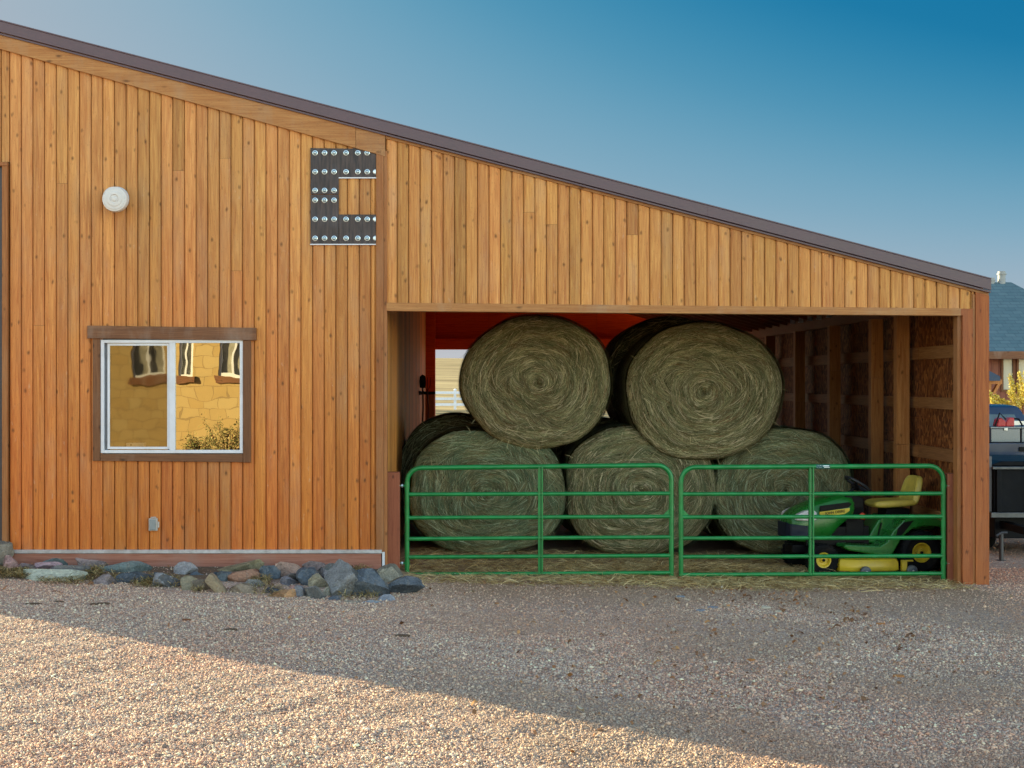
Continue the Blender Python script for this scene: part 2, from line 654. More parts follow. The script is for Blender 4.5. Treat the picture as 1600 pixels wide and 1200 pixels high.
def boards(mb, u0, u1, w, zlo, ztop, plane, joints=True, vary=.18, holes=(), flip=1, depth=.010, bright=1.0):
    """vertical log-siding boards. plane(u, off, z) -> point; off is how far the face stands proud."""
    n = int(math.ceil((u1 - u0) / w))
    for k in range(n):
        a, b = u0 + k * w, min(u0 + (k + 1) * w, u1)
        if b - a < .01:
            continue
        g = .0062
        us = [a, a + g, a + g + .0012, a + .020, a + (b - a) * .35, b - (b - a) * .35, b - .018, b - .001, b]
        offs = [-.036, -.032, -.012, .000, depth * .5, depth * .5, .000, -.010, -.036]
        spans = [None]
        mid = (a + b) / 2
        segs = [(zlo(mid) if callable(zlo) else zlo, None)]
        for (h0, h1, hz0, hz1) in holes:
            if h0 <= mid <= h1:
                segs = [(segs[0][0], hz0), (hz1, None)]
        cuts = []
        for s0, s1 in segs:
            top = (lambda u: ztop(u)) if s1 is None else (lambda u, s1=s1: s1)
            ht = top(mid) - s0
            if joints and ht > 1.2 and random.random() < .07:
                j = s0 + ht * random.uniform(.15, .85)
                cuts += [(s0, lambda u, j=j: j - .0012), (j + .0012, top)]
            else:
                cuts.append((s0, top))
        for s0, top in cuts:
            tint = (min(1, max(0, random.gauss(.5, vary))), random.random(), random.random())
            V = []
            for u, o in zip(us, offs):
                V.append(plane(u, o, s0))
            for u, o in zip(us, offs):
                V.append(plane(u, o, top(u)))
            m = len(us)
            mb.add(V, [(i, i + 1, i + 1 + m, i + m) for i in range(m - 1)], tint)


def front(u, o, z):
    return (u, -o, z)


W = 0.1325
WIN = (X(158), X(380), Z(708), Z(531))       # window frame rectangle
XC0, XC1 = X(588), X(602)                    # corner board between barn and lean-to
XDOOR = X(14)


def rake_low(x):     # lower edge of the rake board
    px = 730 + 137.5 * x
    return Z(77 + .279 * px)


# main wall siding
mb = MB()
boards(mb, XDOOR, XC0, W, lambda u: Z(858.5), lambda u: rake_low(u) + .05, front,
       holes=[(WIN[0] - .02, WIN[1] + .02, WIN[2] - .02, WIN[3] + .02)])
boards(mb, BARN_L, XDOOR, W, lambda u: (Z(253) if u > X(14) - 1.2 else Z(858.5)), lambda u: rake_low(u) + .05, front)
mb.build('wall_siding', M['siding'], barn, fix=False)
# lean-to gable siding
mb = MB()
boards(mb, XC1, X(1523), W * .985, lambda u: Z(474 + (u - XC1) * 1.5), lambda u: roof_under(u) + .02, front)
mb.build('gable_siding', M['gable'], barn, fix=False)


def quad_board(name, pts, y0, y1, mat, tint=None, bevel=.003):
    mb = MB()
    mb.prism(pts, 'y', y0, y1, tint or (.5, .5, random.random()))
    return mb.build(name, mat, barn, bevel=bevel)


# rake board under the roof trim, two lengths
xs = (BARN_L, X(556))
quad_board('rake_board', [(xs[0], rake_low(xs[0])), (xs[1], rake_low(xs[1])), (xs[1], roof_under(xs[1]) + .03), (xs[0], roof_under(xs[0]) + .03)], -.036, .0, M['trim_x'], (.56, .6, .3))
xs = (X(556) + .003, XC1)
quad_board('rake_board', [(xs[0], rake_low(xs[0])), (xs[1], Z(245)), (xs[1], roof_under(xs[1]) + .03), (xs[0], roof_under(xs[0]) + .03)], -.034, .0, M['trim_x'], (.42, .45, .77))
# thin strip under the trim of the lean-to
xs = (XC1 + .004, X(1544))
quad_board('rake_strip', [(xs[0], roof_under(xs[0]) - .03), (xs[1], roof_under(xs[1]) - .03), (xs[1], roof_under(xs[1]) + .03), (xs[0], roof_under(xs[0]) + .03)], -.022, .0, M['trim_x'], (.4, .4, .1))
# corner board
mb = MB()
mb.box(XC0, XC1 - .016, -.030, .10, Z(862), Z(236), (.5, .45, .2))
mb.box(XC1 - .014, XC1 + .022, -.024, .10, Z(888), Z(236), (.62, .5, .8))
mb.build('corner_board', M['trim_z'], barn, bevel=.003)
mb = MB()
mb.box(X(597.5), X(601.5), -.034, -.0305, Z(888), Z(862))
mb.build('corner_end_cap', M['white'], barn)
# header beam over the opening
quad_board('header_beam', [(X(604), Z(486)), (X(1500), Z(493.5)), (X(1500), Z(482)), (X(604), Z(473))], -.030, .14, M['trim_x'], (.62, .55, .52))
# right-hand jamb boards
mb = MB()
mb.prism([(X(1503), -.6), (X(1519), -.6), (X(1519), Z(482.5)), (X(1500), Z(482.5)), (X(1500) - .01, Z(493)), (X(1503), Z(493))], 'y', -.028, .12, (.5, .3, .15))
mb.build('jamb_board', M['post_red'], barn, bevel=.003)
mb = MB()
mb.box(X(1519) + .002, X(1523) - .002, -.018, .12, -.6, Z(460), (.75, .7, .4))
mb.build('jamb_batten', M['trim_z'], barn, bevel=.002)
mb = MB()
mb.box(X(1497), X(1503) - .002, .02, .16, -.6, Z(493), (.6, .6, .9))
mb.build('jamb_stop', M['trim_z'], barn, bevel=.002)
mb = MB()
mb.prism([(X(1523), -.6), (X(1544), -.6), (X(1544), roof_under(X(1544)) - .03), (X(1523), roof_under(X(1523)) - .03)], 'y', -.036, .12, (.58, .5, .65))
mb.build('corner_post', M['post_red'], barn, bevel=.004)
# flashing and skirt timber
mb = MB()
mb.box(XDOOR - .02, X(597), -.046, .0, Z(864), Z(858.5))
mb.build('flashing', M['flash'], barn, bevel=.002)
mb = MB()
mb.box(XDOOR - .005, X(596), -.036, .0, -.3, Z(864.5), (.5, .5, .4))
mb.box(X(598.5), X(602), -.034, .06, -.3, Z(888) - .002, (.5, .5, .7))
mb.build('skirt_board', M['skirt'], barn, bevel=.004)
# door at the tall side
mb = MB()
mb.box(X(4.5), X(13), -.034, .10, -.1, Z(260), (.55, .6, .3))
mb.box(X(4.5) - 1.2, X(13), -.040, .10, Z(260) + .002, Z(254), (.45, .3, .8))
mb.box(X(4.5) - 1.2 - .07, X(4.5) - 1.2, -.034, .10, -.1, Z(260), (.55, .6, .6))
dfr = mb.build('door_frame', M['trim_z'], barn, bevel=.003)
mb = MB()
mb.box(X(4.5) - 1.2, X(4.5), .03, .07, -.1, Z(260))
for i in range(5):
    zz = .3 + i * .85
    mb.box(X(4.5) - 1.1, X(4.5) - .1, .018, .03, zz, zz + .7)
mb.build('door', plain('dark_door_paint', (.05, .05, .06), .45, 0, .2, 5), barn, bevel=.004)

# roof: trim fascia and ribbed sheet
mb = MB()
xa, xb = BARN_L - .3, X(1545)
for (fa, fb, yo) in ((xa, X(211), 0), (X(211) - .03, X(673), .0025), (X(673) - .03, X(1108), 0), (X(1108) - .03, xb, .0025)):
    mb.prism([(fa, roof_under(fa) + .03), (fb, roof_under(fb) + .03), (fb, roof_top(fb) - .0135), (fa, roof_top(fa) - .0135)], 'y', -.075 - yo, -.045 - yo)
mb.prism([(xa, roof_under(xa) + .0), (xb, roof_under(xb) + .0), (xb, roof_under(xb) + .022), (xa, roof_under(xa) + .022)], 'y', -.060, -.02)
mb.prism([(xa, roof_top(xa) - .012), (xb, roof_top(xb) - .012), (xb, roof_top(xb) + .003), (xa, roof_top(xa) + .003)], 'y', -.082, .12)
mb.build('roof_trim', M['roofmetal'], barn, bevel=.003)
mb = MB()
prof = []
y = -.04
while y < BARN_D + .1:
    prof += [(y, 0), (y + .17, 0), (y + .185, -.022), (y + .215, -.022)]
    y += .23
zr = lambda x, dz: roof_under(x) + .105 + dz
n = len(prof)
xa2, xb2 = BARN_L - .3, X(1543)
V = [(xa2, p[0], zr(xa2, -p[1])) for p in prof] + [(xb2, p[0], zr(xb2, -p[1])) for p in prof]
V += [(xa2, p[0], zr(xa2, -p[1]) - .02) for p in prof] + [(xb2, p[0], zr(xb2, -p[1]) - .02) for p in prof]
F = [(i, i + 1, n + i + 1, n + i) for i in range(n - 1)] + [(2 * n + i, 3 * n + i, 3 * n + i + 1, 2 * n + i + 1) for i in range(n - 1)]
mb.add(V, F)
mb.build('roof_sheet', M['rooflow'], barn, fix=False)

# far walls of the closed part of the barn, and the partition towards the shed
mb = MB()
mb.prism([(BARN_L, -.3), (X(4.5) - 1.27, -.3), (X(4.5) - 1.27, roof_under(X(4.5) - 1.27)), (BARN_L, roof_under(BARN_L))], 'y', .012, .06)
mb.box(BARN_L, BARN_L + .05, .06, BARN_D, -.3, roof_under(BARN_L) - .02)
mb.prism([(BARN_L, -.3), (XC1 - .3, -.3), (XC1 - .3, roof_under(XC1 - .3) - .01), (BARN_L, roof_under(BARN_L) - .01)], 'y', BARN_D - .1, BARN_D)
mb.build('outer_wall', M['inner'], barn)
# sheathing behind the front boards (dark)
mb = MB()
x0, x1 = X(4.5) + .07, XC0 + .05
wx0, wx1, wz0, wz1 = WIN
mb.prism([(x0, -.2), (wx0, -.2), (wx0, roof_under(wx0) - .02), (x0, roof_under(x0) - .02)], 'y', .040, .075)
mb.prism([(wx1, -.2), (x1, -.2), (x1, roof_under(x1) - .02), (wx1, roof_under(wx1) - .02)], 'y', .040, .075)
mb.box(wx0, wx1, .040, .075, -.2, wz0)
mb.prism([(wx0, wz1), (wx1, wz1), (wx1, roof_under(wx1) - .02), (wx0, roof_under(wx0) - .02)], 'y', .040, .075)
mb.prism([(XC1 + .03, Z(480)), (X(1540), Z(488)), (X(1540), roof_under(X(1540)) - .02), (XC1 + .03, roof_under(XC1 + .03) - .02)], 'y', .040, .07)
mb.prism([(X(4.5) - 1.27, Z(258)), (x0, Z(258)), (x0, roof_under(x0) - .02), (X(4.5) - 1.27, roof_under(X(4.5) - 1.27) - .02)], 'y', .040, .075)
mb.build('sheathing', M['dark'], barn)

# partition between barn and shed: log siding that faces the hay
PX = -.93
mb = MB()
boards(mb, .10, BARN_D - .49, .42, lambda u: -.15, lambda u: roof_under(PX) - .02, lambda u, o, z: (PX + o, u, z), joints=False, vary=.5)
mb.build('partition_siding', M['inner'], barn, fix=False)
mb = MB()
mb.box(PX - .14, PX - .036, .10, BARN_D, -.15, roof_under(PX - .14) - .02)
mb.box(XC0 + .055, PX - .036, .06, .0999, -.15, roof_under(PX - .1) - .1)
mb.build('partition_core', M['dark'], barn)
mb = MB()
mb.box(PX + .012, X(678.5, 15.3), 15.3, 15.49, -.2, Z(615, 15.3), (.7, .5, .3))  # added board, its orange stands for light on the lower back post
mb.build('lit_post_board', M['trim_z'], barn, bevel=.006)
# back post and back gable with its header
mb = MB()
mb.box(PX - .02, X(680, 15.6), 15.5, 15.9, -.2, 5.0, (.4, .5, .3))
mb.build('back_post', M['redwood'], barn, bevel=.006)
mb = MB()
bx0, bx1 = X(680, 15.8) + .004, BARN_R - .15
hz = Z(546, 15.7)
mb.prism([(bx0, hz + .23), (bx1, hz + .23), (bx1, roof_under(bx1)), (bx0, roof_under(bx0))], 'y', 15.86, 15.95, (.45, .5, .5))
for xx in np.arange(bx0 + 1.2, bx1, 1.22):
    mb.box(xx, xx + .02, 15.85, 15.86, hz + .3, max(hz + .32, roof_under(xx) - .02), (.2, .5, .5))
mb.build('back_gable', M['redwood'], barn)
mb = MB()
mb.box(bx0, bx1, 15.7, 15.9, hz, hz + .24, (.62, .5, .2))
mb.box(bx0, bx1, 15.62, 15.7, hz + 1.35, hz + 1.6, (.3, .5, .8))
mb.build('back_header', M['redwood'], barn, bevel=.006)

# right-hand wall: board sheathing, girts, posts, rafters, purlin hangers
OX = 5.78
mb = MB()
yy = .13
k = 0
while yy < BARN_D:
    y1 = min(yy + 1.22, BARN_D)
    za = -.3
    for zb in (1.55 + (k % 2) * .22, roof_under(OX) + .105):
        mb.box(OX, OX + .012, yy + .002, y1 - .002, za, zb - .004, (.5, .5, .5))
        za = zb
    yy = y1
    k += 1
mb.build('sheathing_panels', M['osb'], barn)
mb = MB()
boards(mb, .0, BARN_D, W, lambda u: -.3, lambda u: roof_under(OX + .09) + .085, lambda u, o, z: (OX + .09 + o, u, z), joints=False)
mb.build('side_siding', M['siding'], barn, fix=False)
for (za, zb) in ((2.51, 2.665), (1.895, 2.035), (1.27, 1.425), (.5, .65)):
    mb = MB()
    ys_ = [.14, 1.9, 5.4, 7.7, 10.0, 12.3, 15.9]
    for a, b in zip(ys_[:-1], ys_[1:]):
        mb.box(OX - .042, OX - .002, a, b - .004, za, zb, (random.gauss(.5, .15), random.random(), random.random()))
    mb.build('girt', M['girt'], barn, bevel=.003)
post_y = [2.1, 3.24, 5.45, 7.70, 10.0, 12.3, 14.5]
for k, py_ in enumerate(post_y):
    mb = MB()
    jz = (1.42, 2.28, 2.4, 1.9, 2.2, 2.0, 2.1)[k]
    zt = roof_under(5.7) - .203
    mb.box(5.52, 5.69, py_, py_ + .14, -.4, jz, (.42, .45, random.random()))
    mb.box(5.522, 5.688, py_ + .001, py_ + .139, jz + .002, zt, (.55, .62, random.random()))
    mb.build('wall_post', M['stud'], barn, bevel=.004)
jy = np.arange(.30, 15.6, .61)
for k, py_ in enumerate(jy):
    mb = MB()
    mb.prism([(PX + .05, roof_under(PX) - .075), (5.64, roof_under(5.64) - .075), (5.64, roof_under(5.64) + .085), (PX + .05, roof_under(PX) + .085)], 'y', py_, py_ + .040, (.45, .4, random.random()))
    mb.build('joist', M['joist'], barn)
    if k < 14:
        mb = MB()
        zz = roof_under(5.6)
        mb.box(5.56, 5.639, py_ - .006, py_ - .001, zz - .08, zz + .02)
        mb.box(5.56, 5.639, py_ - .006, py_ + .046, zz - .086, zz - .0805)
        mb.build('joist_hanger', M['flash'], barn)
mb = MB()
mb.box(5.645, 5.70, .15, 15.8, roof_under(5.7) - .20, roof_under(5.7) + .06, (.45, .5, .3))
mb.build('eave_beam', M['joist'], barn)


# window
def glass_mat(name, refl, tintc, rough=.0, wave=.02):
    t = NT(name)
    t.nt.nodes.remove(t.bsdf)
    gl = t.n('ShaderNodeBsdfGlossy')
    gl.inputs['Roughness'].default_value = rough
    gl.inputs['Color'].default_value = (*tintc, 1)
    tr = t.n('ShaderNodeBsdfTransparent')
    tr.inputs['Color'].default_value = (.55, .5, .42, 1)
    fr = t.n('ShaderNodeMixShader')
    fr.inputs[0].default_value = refl
    t.l(tr.outputs[0], fr.inputs[1])
    t.l(gl.outputs[0], fr.inputs[2])
    t.l(fr.outputs[0], t.out.inputs[0])
    b = t.n('ShaderNodeBump')
    b.inputs['Strength'].default_value = 1.0
    b.inputs['Distance'].default_value = wave
    t.l(t.noise(t.obj((1, 1, 1)), 3.2, 1.5, .4), b.inputs['Height'])
    t.l(b.outputs[0], gl.inputs['Normal'])
    return t.mat


M['pane_l'] = glass_mat('screened_glass', .34, (.62, .56, .44), .02, .0009)
M['pane_r'] = glass_mat('clear_glass', .50, (.95, .88, .70), .0, .0007)


def box_frame(mb, x0, x1, z0, z1, t, y0, y1, tint=(.5, .5, .5)):
    mb.box(x0, x0 + t, y0, y1, z0, z1, tint)
    mb.box(x1 - t, x1, y0, y1, z0, z1, tint)
    mb.box(x0 + t, x1 - t, y0, y1, z0, z0 + t, tint)
    mb.box(x0 + t, x1 - t, y0, y1, z1 - t, z1, tint)


def build_window():
    wx0, wx1, wz0, wz1 = WIN
    t = .036
    mb = MB()
    box_frame(mb, wx0, wx1, wz0, wz1, t, -.022, .045)
    xm0, xm1 = X(265), X(274)
    mb.box(xm0, xm1, -.018, .04, wz0 + t, wz1 - t)
    w = mb.build('window', M['white'], barn, bevel=.003)
    mb = MB()
    box_frame(mb, wx0 + t + .035, xm0 - .002, wz0 + t + .01, wz1 - t - .004, .026, .0, .03)
    s = mb.build('sash', M['white'], w, bevel=.002)
    s.location = (0, 0, 0)
    mb = MB()
    mb.box(wx0 + t, wx0 + t + .033, .028, .034, wz0 + t, wz1 - t)
    mb.box(wx0 + t + .01, wx0 + t + .028, .012, .0275, wz1 - .19, wz1 - .14)
    mb.box(wx0 + t + .01, wx0 + t + .028, .012, .0275, wz0 + .13, wz0 + .17)
    s = mb.build('sash_channel', plain('grey_channel', (.16, .17, .19), .5), w)
    s.location = (0, 0, 0)
    for nm, a, b, yy, mat in (('pane', wx0 + t + .06, xm0 - .026, .014, M['pane_l']), ('pane', xm1, wx1 - t, .012, M['pane_r'])):
        mb = MB()
        mb.add([(a, yy, wz0 + t), (b, yy, wz0 + t), (b, yy, wz1 - t), (a, yy, wz1 - t)], [(0, 1, 2, 3)])
        p = mb.build(nm, mat, w, fix=False)
        p.location = (0, 0, 0)
    # wooden surround
    zz = lambda a: Z(a)
    quad_board('window_header', [(X(138), zz(529)), (X(401), zz(532)), (X(401), zz(512.5)), (X(138), zz(509))], -.050, .0, M['brown_x'], (.55, .5, .2), .004)
    quad_board('window_jamb', [(X(146), zz(720)), (X(157.5), zz(720)), (X(157.5), zz(530)), (X(146), zz(530))], -.036, .0, M['brown_z'], (.5, .5, .5), .003)
    quad_board('window_jamb', [(X(380.5), zz(722.5)), (X(392.5), zz(722.5)), (X(392.5), zz(532.3)), (X(380.5), zz(532.3))], -.036, .0, M['brown_z'], (.42, .5, .9), .003)
    quad_board('window_sill', [(X(158), zz(720)), (X(380), zz(722)), (X(380), zz(709)), (X(158), zz(709))], -.032, .0, M['brown_x'], (.45, .5, .7), .003)
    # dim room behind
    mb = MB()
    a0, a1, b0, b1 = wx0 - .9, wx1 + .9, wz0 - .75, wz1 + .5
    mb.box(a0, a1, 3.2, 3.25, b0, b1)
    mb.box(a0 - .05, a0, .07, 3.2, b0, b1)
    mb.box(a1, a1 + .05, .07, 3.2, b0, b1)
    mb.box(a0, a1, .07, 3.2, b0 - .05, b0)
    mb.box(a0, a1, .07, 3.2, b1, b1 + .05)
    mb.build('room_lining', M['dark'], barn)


build_window()

# ------------------------------------------------------------------ things on the wall
# riveted steel letter
EY = -.011
emb = thing('steel_letter', 'dark steel plates bolted to the siding in a squared letter shape below the roofline', 'wall sign', (X(536), EY, Z(381)))
zr0 = lambda px: rake_low(X(px)) - .004
mb = MB()
mb.prism([(X(485.5), Z(303.6)), (X(529.5), Z(303.6)), (X(529.5), Z(277)), (X(587.5), Z(277.5)), (X(587.5), zr0(587.5)), (X(553), zr0(553)), (X(550), Z(232.8)), (X(485.5), Z(231.8))], 'y', EY - .012, EY)
p1 = mb.build('plate', M['steel'], emb, bevel=.0015)
mb = MB()
mb.prism([(X(485.5), Z(304.4)), (X(529.5), Z(304.4)), (X(529.5), Z(335.5)), (X(529.3), Z(381)), (X(485.5), Z(381))], 'y', EY - .012, EY)
mb.build('plate', M['steel'], emb, bevel=.0015)
mb = MB()
mb.box(X(530), X(587.3), EY - .012, EY, Z(381), Z(335.5))
mb.build('plate', M['steel'], emb, bevel=.0015)
mb = MB()
mb.box(X(485), X(587.5), EY - .016, EY, Z(383), Z(381.3))
mb.build('edge_strip', M['white'], emb)
mb = MB()
mb.box(X(529.5), X(588), EY - .016, EY, Z(279.2), Z(277.4))
mb.build('edge_strip', M['white'], emb)
bolts = []
cols = (492.7, 507.5, 522.3, 541, 559.3, 574)
for py_ in (239.5, 269, 298, 313.3, 343, 372.7):
    for c in cols:
        if py_ in (298, 313.3) and c > 525:
            continue
        bolts.append((c, py_))
b0 = None
for c, py_ in bolts:
    if b0 is None:
        mb = MB()
        mb.lathe([(.0305, 0), (.0305, .004), (.027, .006)], (0, 0, 0), (0, -1, 0), 20, mat=0)
        mb.lathe([(.0215, .006), (.020, .0068)], (0, 0, 0), (0, -1, 0), 20, mat=1)
        mb.lathe([(.0135, .0065), (.0135, .012), (.009, .018), (.002, .020)], (0, 0, 0), (0, -1, 0), 12, mat=0)
        b0 = mb.build('bolt', [M['bolt'], plain('bolt_ring_blue', (.12, .22, .28), .4, .3)], emb, smooth=True, world=False)
        o = b0
    else:
        o = b0.copy()
        COL.objects.link(o)
    o.parent = emb
    o.location = (X(c) - emb.location.x, EY - .0122 - emb.location.y, Z(py_) - emb.location.z)
for py_ in (269, 343, 372.7):
    mb = MB()
    mb.lathe([(.0305, 0), (.0305, .005), (.02, .012)], (X(587.3) - .001, EY - .0122, Z(py_)), (0, -1, 0), 20)
    for i, v in enumerate(mb.v):
        mb.v[i] = (min(v[0], X(587.4)), v[1], v[2])
    mb.build('bolt', M['bolt'], emb, fix=False)

# round white vent cap
vent = thing('vent_cap', 'round white stepped vent cap projecting from the siding above the window', 'vent', (X(183), -.012, Z(311.5)))
mb = MB()
mb.lathe([(.142, 0), (.142, .012), (.118, .016), (.118, .17)], (X(183), -.012, Z(311.5)), (0, -1, 0), 36)
mb.build('vent_pipe', M['flash'], vent, smooth=True)
mb = MB()
cx, cy, cz = X(178.5, -.28) + .004, -.20, Z(311, -.28)
mb.lathe([(.139, 0), (.142, .012), (.140, .075), (.134, .086), (.118, .088), (.114, .094), (.085, .096), (.080, .103), (.052, .105), (.045, .094), (.030, .094), (.026, .108), (.012, .112)], (cx, cy, cz), (0, -1, 0), 40)
mb.build('vent_lid', plain('white_vent_paint', (.62, .60, .585), .35, 0, .06, 12), vent, smooth=True)
# outlet box
ob = thing('outlet_box', 'small grey weatherproof outlet box low on the siding below the window', 'outlet', (X(240), -.01, Z(829)))
mb = MB()
mb.box(X(233.5), X(247), -.045, -.008, Z(829), Z(809.5))
mb.box(X(236), X(245), -.035, -.008, Z(809), Z(807.3))
mb.build('case', plain('grey_plastic', (.44, .40, .36), .5), ob, bevel=.008)
mb = MB()
mb.box(X(235.3), X(245), -.062, -.046, Z(827.5), Z(811))
mb.build('cover', plain('smoky_cover', (.24, .27, .28), .2), ob, bevel=.006)
mb = MB()
mb.box(X(247.3), X(249.5), -.04, -.012, Z(824), Z(815))
mb.build('hinge', plain('grey_plastic_lug', (.5, .46, .42), .5), ob, bevel=.003)
# small white carton behind the pane
cb = MB()
wz0_ = WIN[2] + .036
cb.box(X(194), X(222), .10, .2, wz0_ + .002, wz0_ + .075)
cb.box(X(200), X(203), .094, .0995, wz0_ + .045, wz0_ + .06, mat=1)
cb.box(X(213), X(216), .094, .0995, wz0_ + .018, wz0_ + .034, mat=1)
tag(cb.build('carton', [plain('white_card', (.8, .78, .7), .7), M['black']], bevel=.003), 'small white carton lying on the sill behind the window pane', 'carton')
mbs = MB()
mbs.box(WIN[0], WIN[1], .065, .24, WIN[2] - .02, wz0_)
mbs.build('inner_sill', M['brown_x'], barn)


# ------------------------------------------------------------------ hay bales
def hay_tint(green, dark=1.0):
    r = random.random()
    if r < .16:
        c = (.52, .44, .24)
    elif r < .42:
        c = (.36, .315, .16)
    elif r < .68:
        c = (.24, .225, .105)
    elif r < .86:
        c = (.15, .15, .065)
    else:
        c = (.25, .15, .07)
    g = (.13, .215, .125)
    k = green * random.uniform(.3, 1.0)
    c = [a * (1 - k) + b * k for a, b in zip(c, g)]
    s = random.uniform(.75, 1.25) * dark
    return tuple(a * s for a in c)


def bale(label, px, py, hw, hh, y0, length=1.55, face=13000, side=5200, green=.25, n_exp=2.15, sag=0.0, seed=1, tilt=0.0, rim=.12):
    """front face centred on pixel px,py (as seen at the depth y0)."""
    random.seed(seed)
    s = (16 + y0) / FPX
    cx, cz = X(px, y0), Z(py, y0)
    A, B = hw * s, hh * s
    ph = [random.uniform(0, 6.28) for _ in range(6)]

    def R(th):
        c, sn = abs(math.cos(th)), abs(math.sin(th))
        r = 1.0 / ((c / A) ** n_exp + (sn / B) ** n_exp) ** (1 / n_exp)
        r *= 1 + .011 * math.sin(3 * th + ph[0]) + .009 * math.sin(5 * th + ph[1]) + .006 * math.sin(9 * th + ph[2])
        return r
    rimd = rim
    tufts = [(random.uniform(.25, .95), random.uniform(0, 6.28), random.choice((-1, 1)) * random.uniform(.35, .9)) for _ in range(16)]

    def face_y(rho, th):
        """depth of the face at relative radius rho"""
        d = 0.0
        if rho > .80:
            q = (rho - .80) / .20
            d = rimd * (1 - math.sqrt(max(0, 1 - q * q)))
        ring = .010 * math.sin(rho * 34 + th + ph[3]) + .008 * math.sin(rho * 13 + 2 * th + ph[4]) + .022 * math.sin(2 * th + 4 * rho + ph[5])
        return y0 - .05 * (1 - rho * rho) + d + ring * (1 - max(0, rho - .85) / .15)

    def P(rho, th, lift=0.0):
        r = R(th) * rho
        return (cx + r * math.cos(th), face_y(rho, th) - lift, cz + r * math.sin(th))
    mb = MB()
    nt_, nr = 72, 16
    V = [P(i / nr * 1.0, 2 * PI * j / nt_) for i in range(1, nr + 1) for j in range(nt_)]
    F = []
    for i in range(nr - 1):
        for j in range(nt_):
            j2 = (j + 1) % nt_
            F.append((i * nt_ + j, i * nt_ + j2, (i + 1) * nt_ + j2, (i + 1) * nt_ + j))
    V.append(P(0, 0))
    c0 = len(V) - 1
    for j in range(nt_):
        F.append((c0, (j + 1) % nt_, j))
    # barrel
    base = (nr - 1) * nt_
    o = len(V)
    ylist = [y0 + rimd + .1, y0 + length * .5, y0 + length - .1, y0 + length]
    bul = [1.012, 1.02, 1.01, .93]
    for yb, bu in zip(ylist, bul):
        for j in range(nt_):
            th = 2 * PI * j / nt_
            r = R(th) * bu
            V.append((cx + r * math.cos(th), yb, cz + r * math.sin(th)))
    prev = base
    for q in range(len(ylist)):
        cur = o + q * nt_
        for j in range(nt_):
            j2 = (j + 1) % nt_
            F.append((prev + j, prev + j2, cur + j2, cur + j))
        prev = cur
    F.append(tuple(prev + j for j in range(nt_)))
    mb.add(V, F, mat=0)
    # strands over the face: short curved blades that follow the winding
    for i in range(face):
        rho = math.sqrt(random.random()) * .995
        if random.random() < .12:
            rho = random.random() * .4
        th = random.uniform(0, 2 * PI)
        r0 = max(.03, R(th) * rho)
        ln = random.uniform(.07, .26) * (1 if rho > .3 else .6)
        w = random.uniform(.0013, .0032)
        drift = random.gauss(0, .17) + .05
        if random.random() < .09:
            drift = random.gauss(0, .9)
        for (tr, tth, tdr) in tufts:
            if abs(rho - tr) < .09 and abs(((th - tth + PI) % (2 * PI)) - PI) < .16 / max(tr, .2):
                drift += tdr
        lift = abs(random.gauss(.005, .009))
        if random.random() < .04:
            lift += .03
        dth = min(1.2, ln / r0)
        k = 4
        pts = []
        for q in range(k):
            u = q / (k - 1) - .5
            rr = min(1.0, max(.01, rho + drift * u * ln / (A * .95)))
            pts.append((rr, th + u * dth, lift * (1.2 - abs(u) * 1.4) + .002))
        if random.random() < .07:
            w *= 1.6
            ln *= 1.3
            lift += .006
            bright = True
        else:
            bright = False
        t = (lambda q_: (q_, q_ * .84, q_ * .52))(random.uniform(.34, .58)) if bright and green < .5 else (.34, .38, .24) if bright else hay_tint(green * (.55 + .6 * math.sin(3 * th + ph[4] + rho * 5) ** 2), .8 + .28 * math.sin(rho * 34 + th + ph[3]) * .5)
        VV = []
        for (rr, tt, lf) in pts:
            VV.append(P(rr - w / A, tt, lf))
            VV.append(P(rr + w / A, tt, lf + random.uniform(-.003, .003)))
        mb.add(VV, [(2 * q, 2 * q + 1, 2 * q + 3, 2 * q + 2) for q in range(k - 1)], t, 1)
    # strands over the rounded rim and the barrel
    for i in range(side):
        th = random.uniform(-.5, PI + .5) if random.random() < .8 else random.uniform(0, 2 * PI)
        yb = y0 + rimd * .6 + random.random() ** 1.7 * (length - .2)
        ln = random.uniform(.08, .25)
        dth = ln / max(A, B)
        dy = random.gauss(0, .02)
        w = random.uniform(.002, .005)
        t = hay_tint(min(1, green * 1.7 + .15), .8)
        VV = []
        lf0 = abs(random.gauss(.004, .006)) + .003
        for q in range(4):
            u = q / 3 - .5
            tt = th + u * dth
            r = R(tt) * 1.016 + lf0 * (1.2 - abs(u))
            yy = yb + dy * u * 2
            VV.append((cx + r * math.cos(tt), yy - w, cz + r * math.sin(tt)))
            VV.append((cx + r * math.cos(tt), yy + w, cz + r * math.sin(tt)))
        mb.add(VV, [(2 * q, 2 * q + 1, 2 * q + 3, 2 * q + 2) for q in range(3)], t, 1)
    # a few stalks that stick out
    for i in range(90 if face > 1000 else 0):
        th = random.uniform(0, 2 * PI)
        rho = random.uniform(.6, 1.0)
        p = Vector(P(rho, th))
        d = Vector((math.cos(th + random.gauss(0, .9)), random.gauss(-.5, .4), math.sin(th + random.gauss(0, .9)))).normalized()
        ln = random.uniform(.05, .16)
        w = .002
        t = hay_tint(green * .4, 1.2)
        q = p + d * ln * .5
        e = p + d * ln + Vector((0, 0, -.02))
        sd = d.cross(Vector((0, 1, .2))).normalized() * w
        mb.add([p - sd, p + sd, q + sd, q - sd, e + sd * .3, e - sd * .3], [(0, 1, 2, 3), (3, 2, 4, 5)], t, 1)
    o = mb.build('hay_bale', [M['haybase'], M['hay']], fix=False)
    return tag(o, label, 'hay bale', 'round hay bales stacked in the shed')


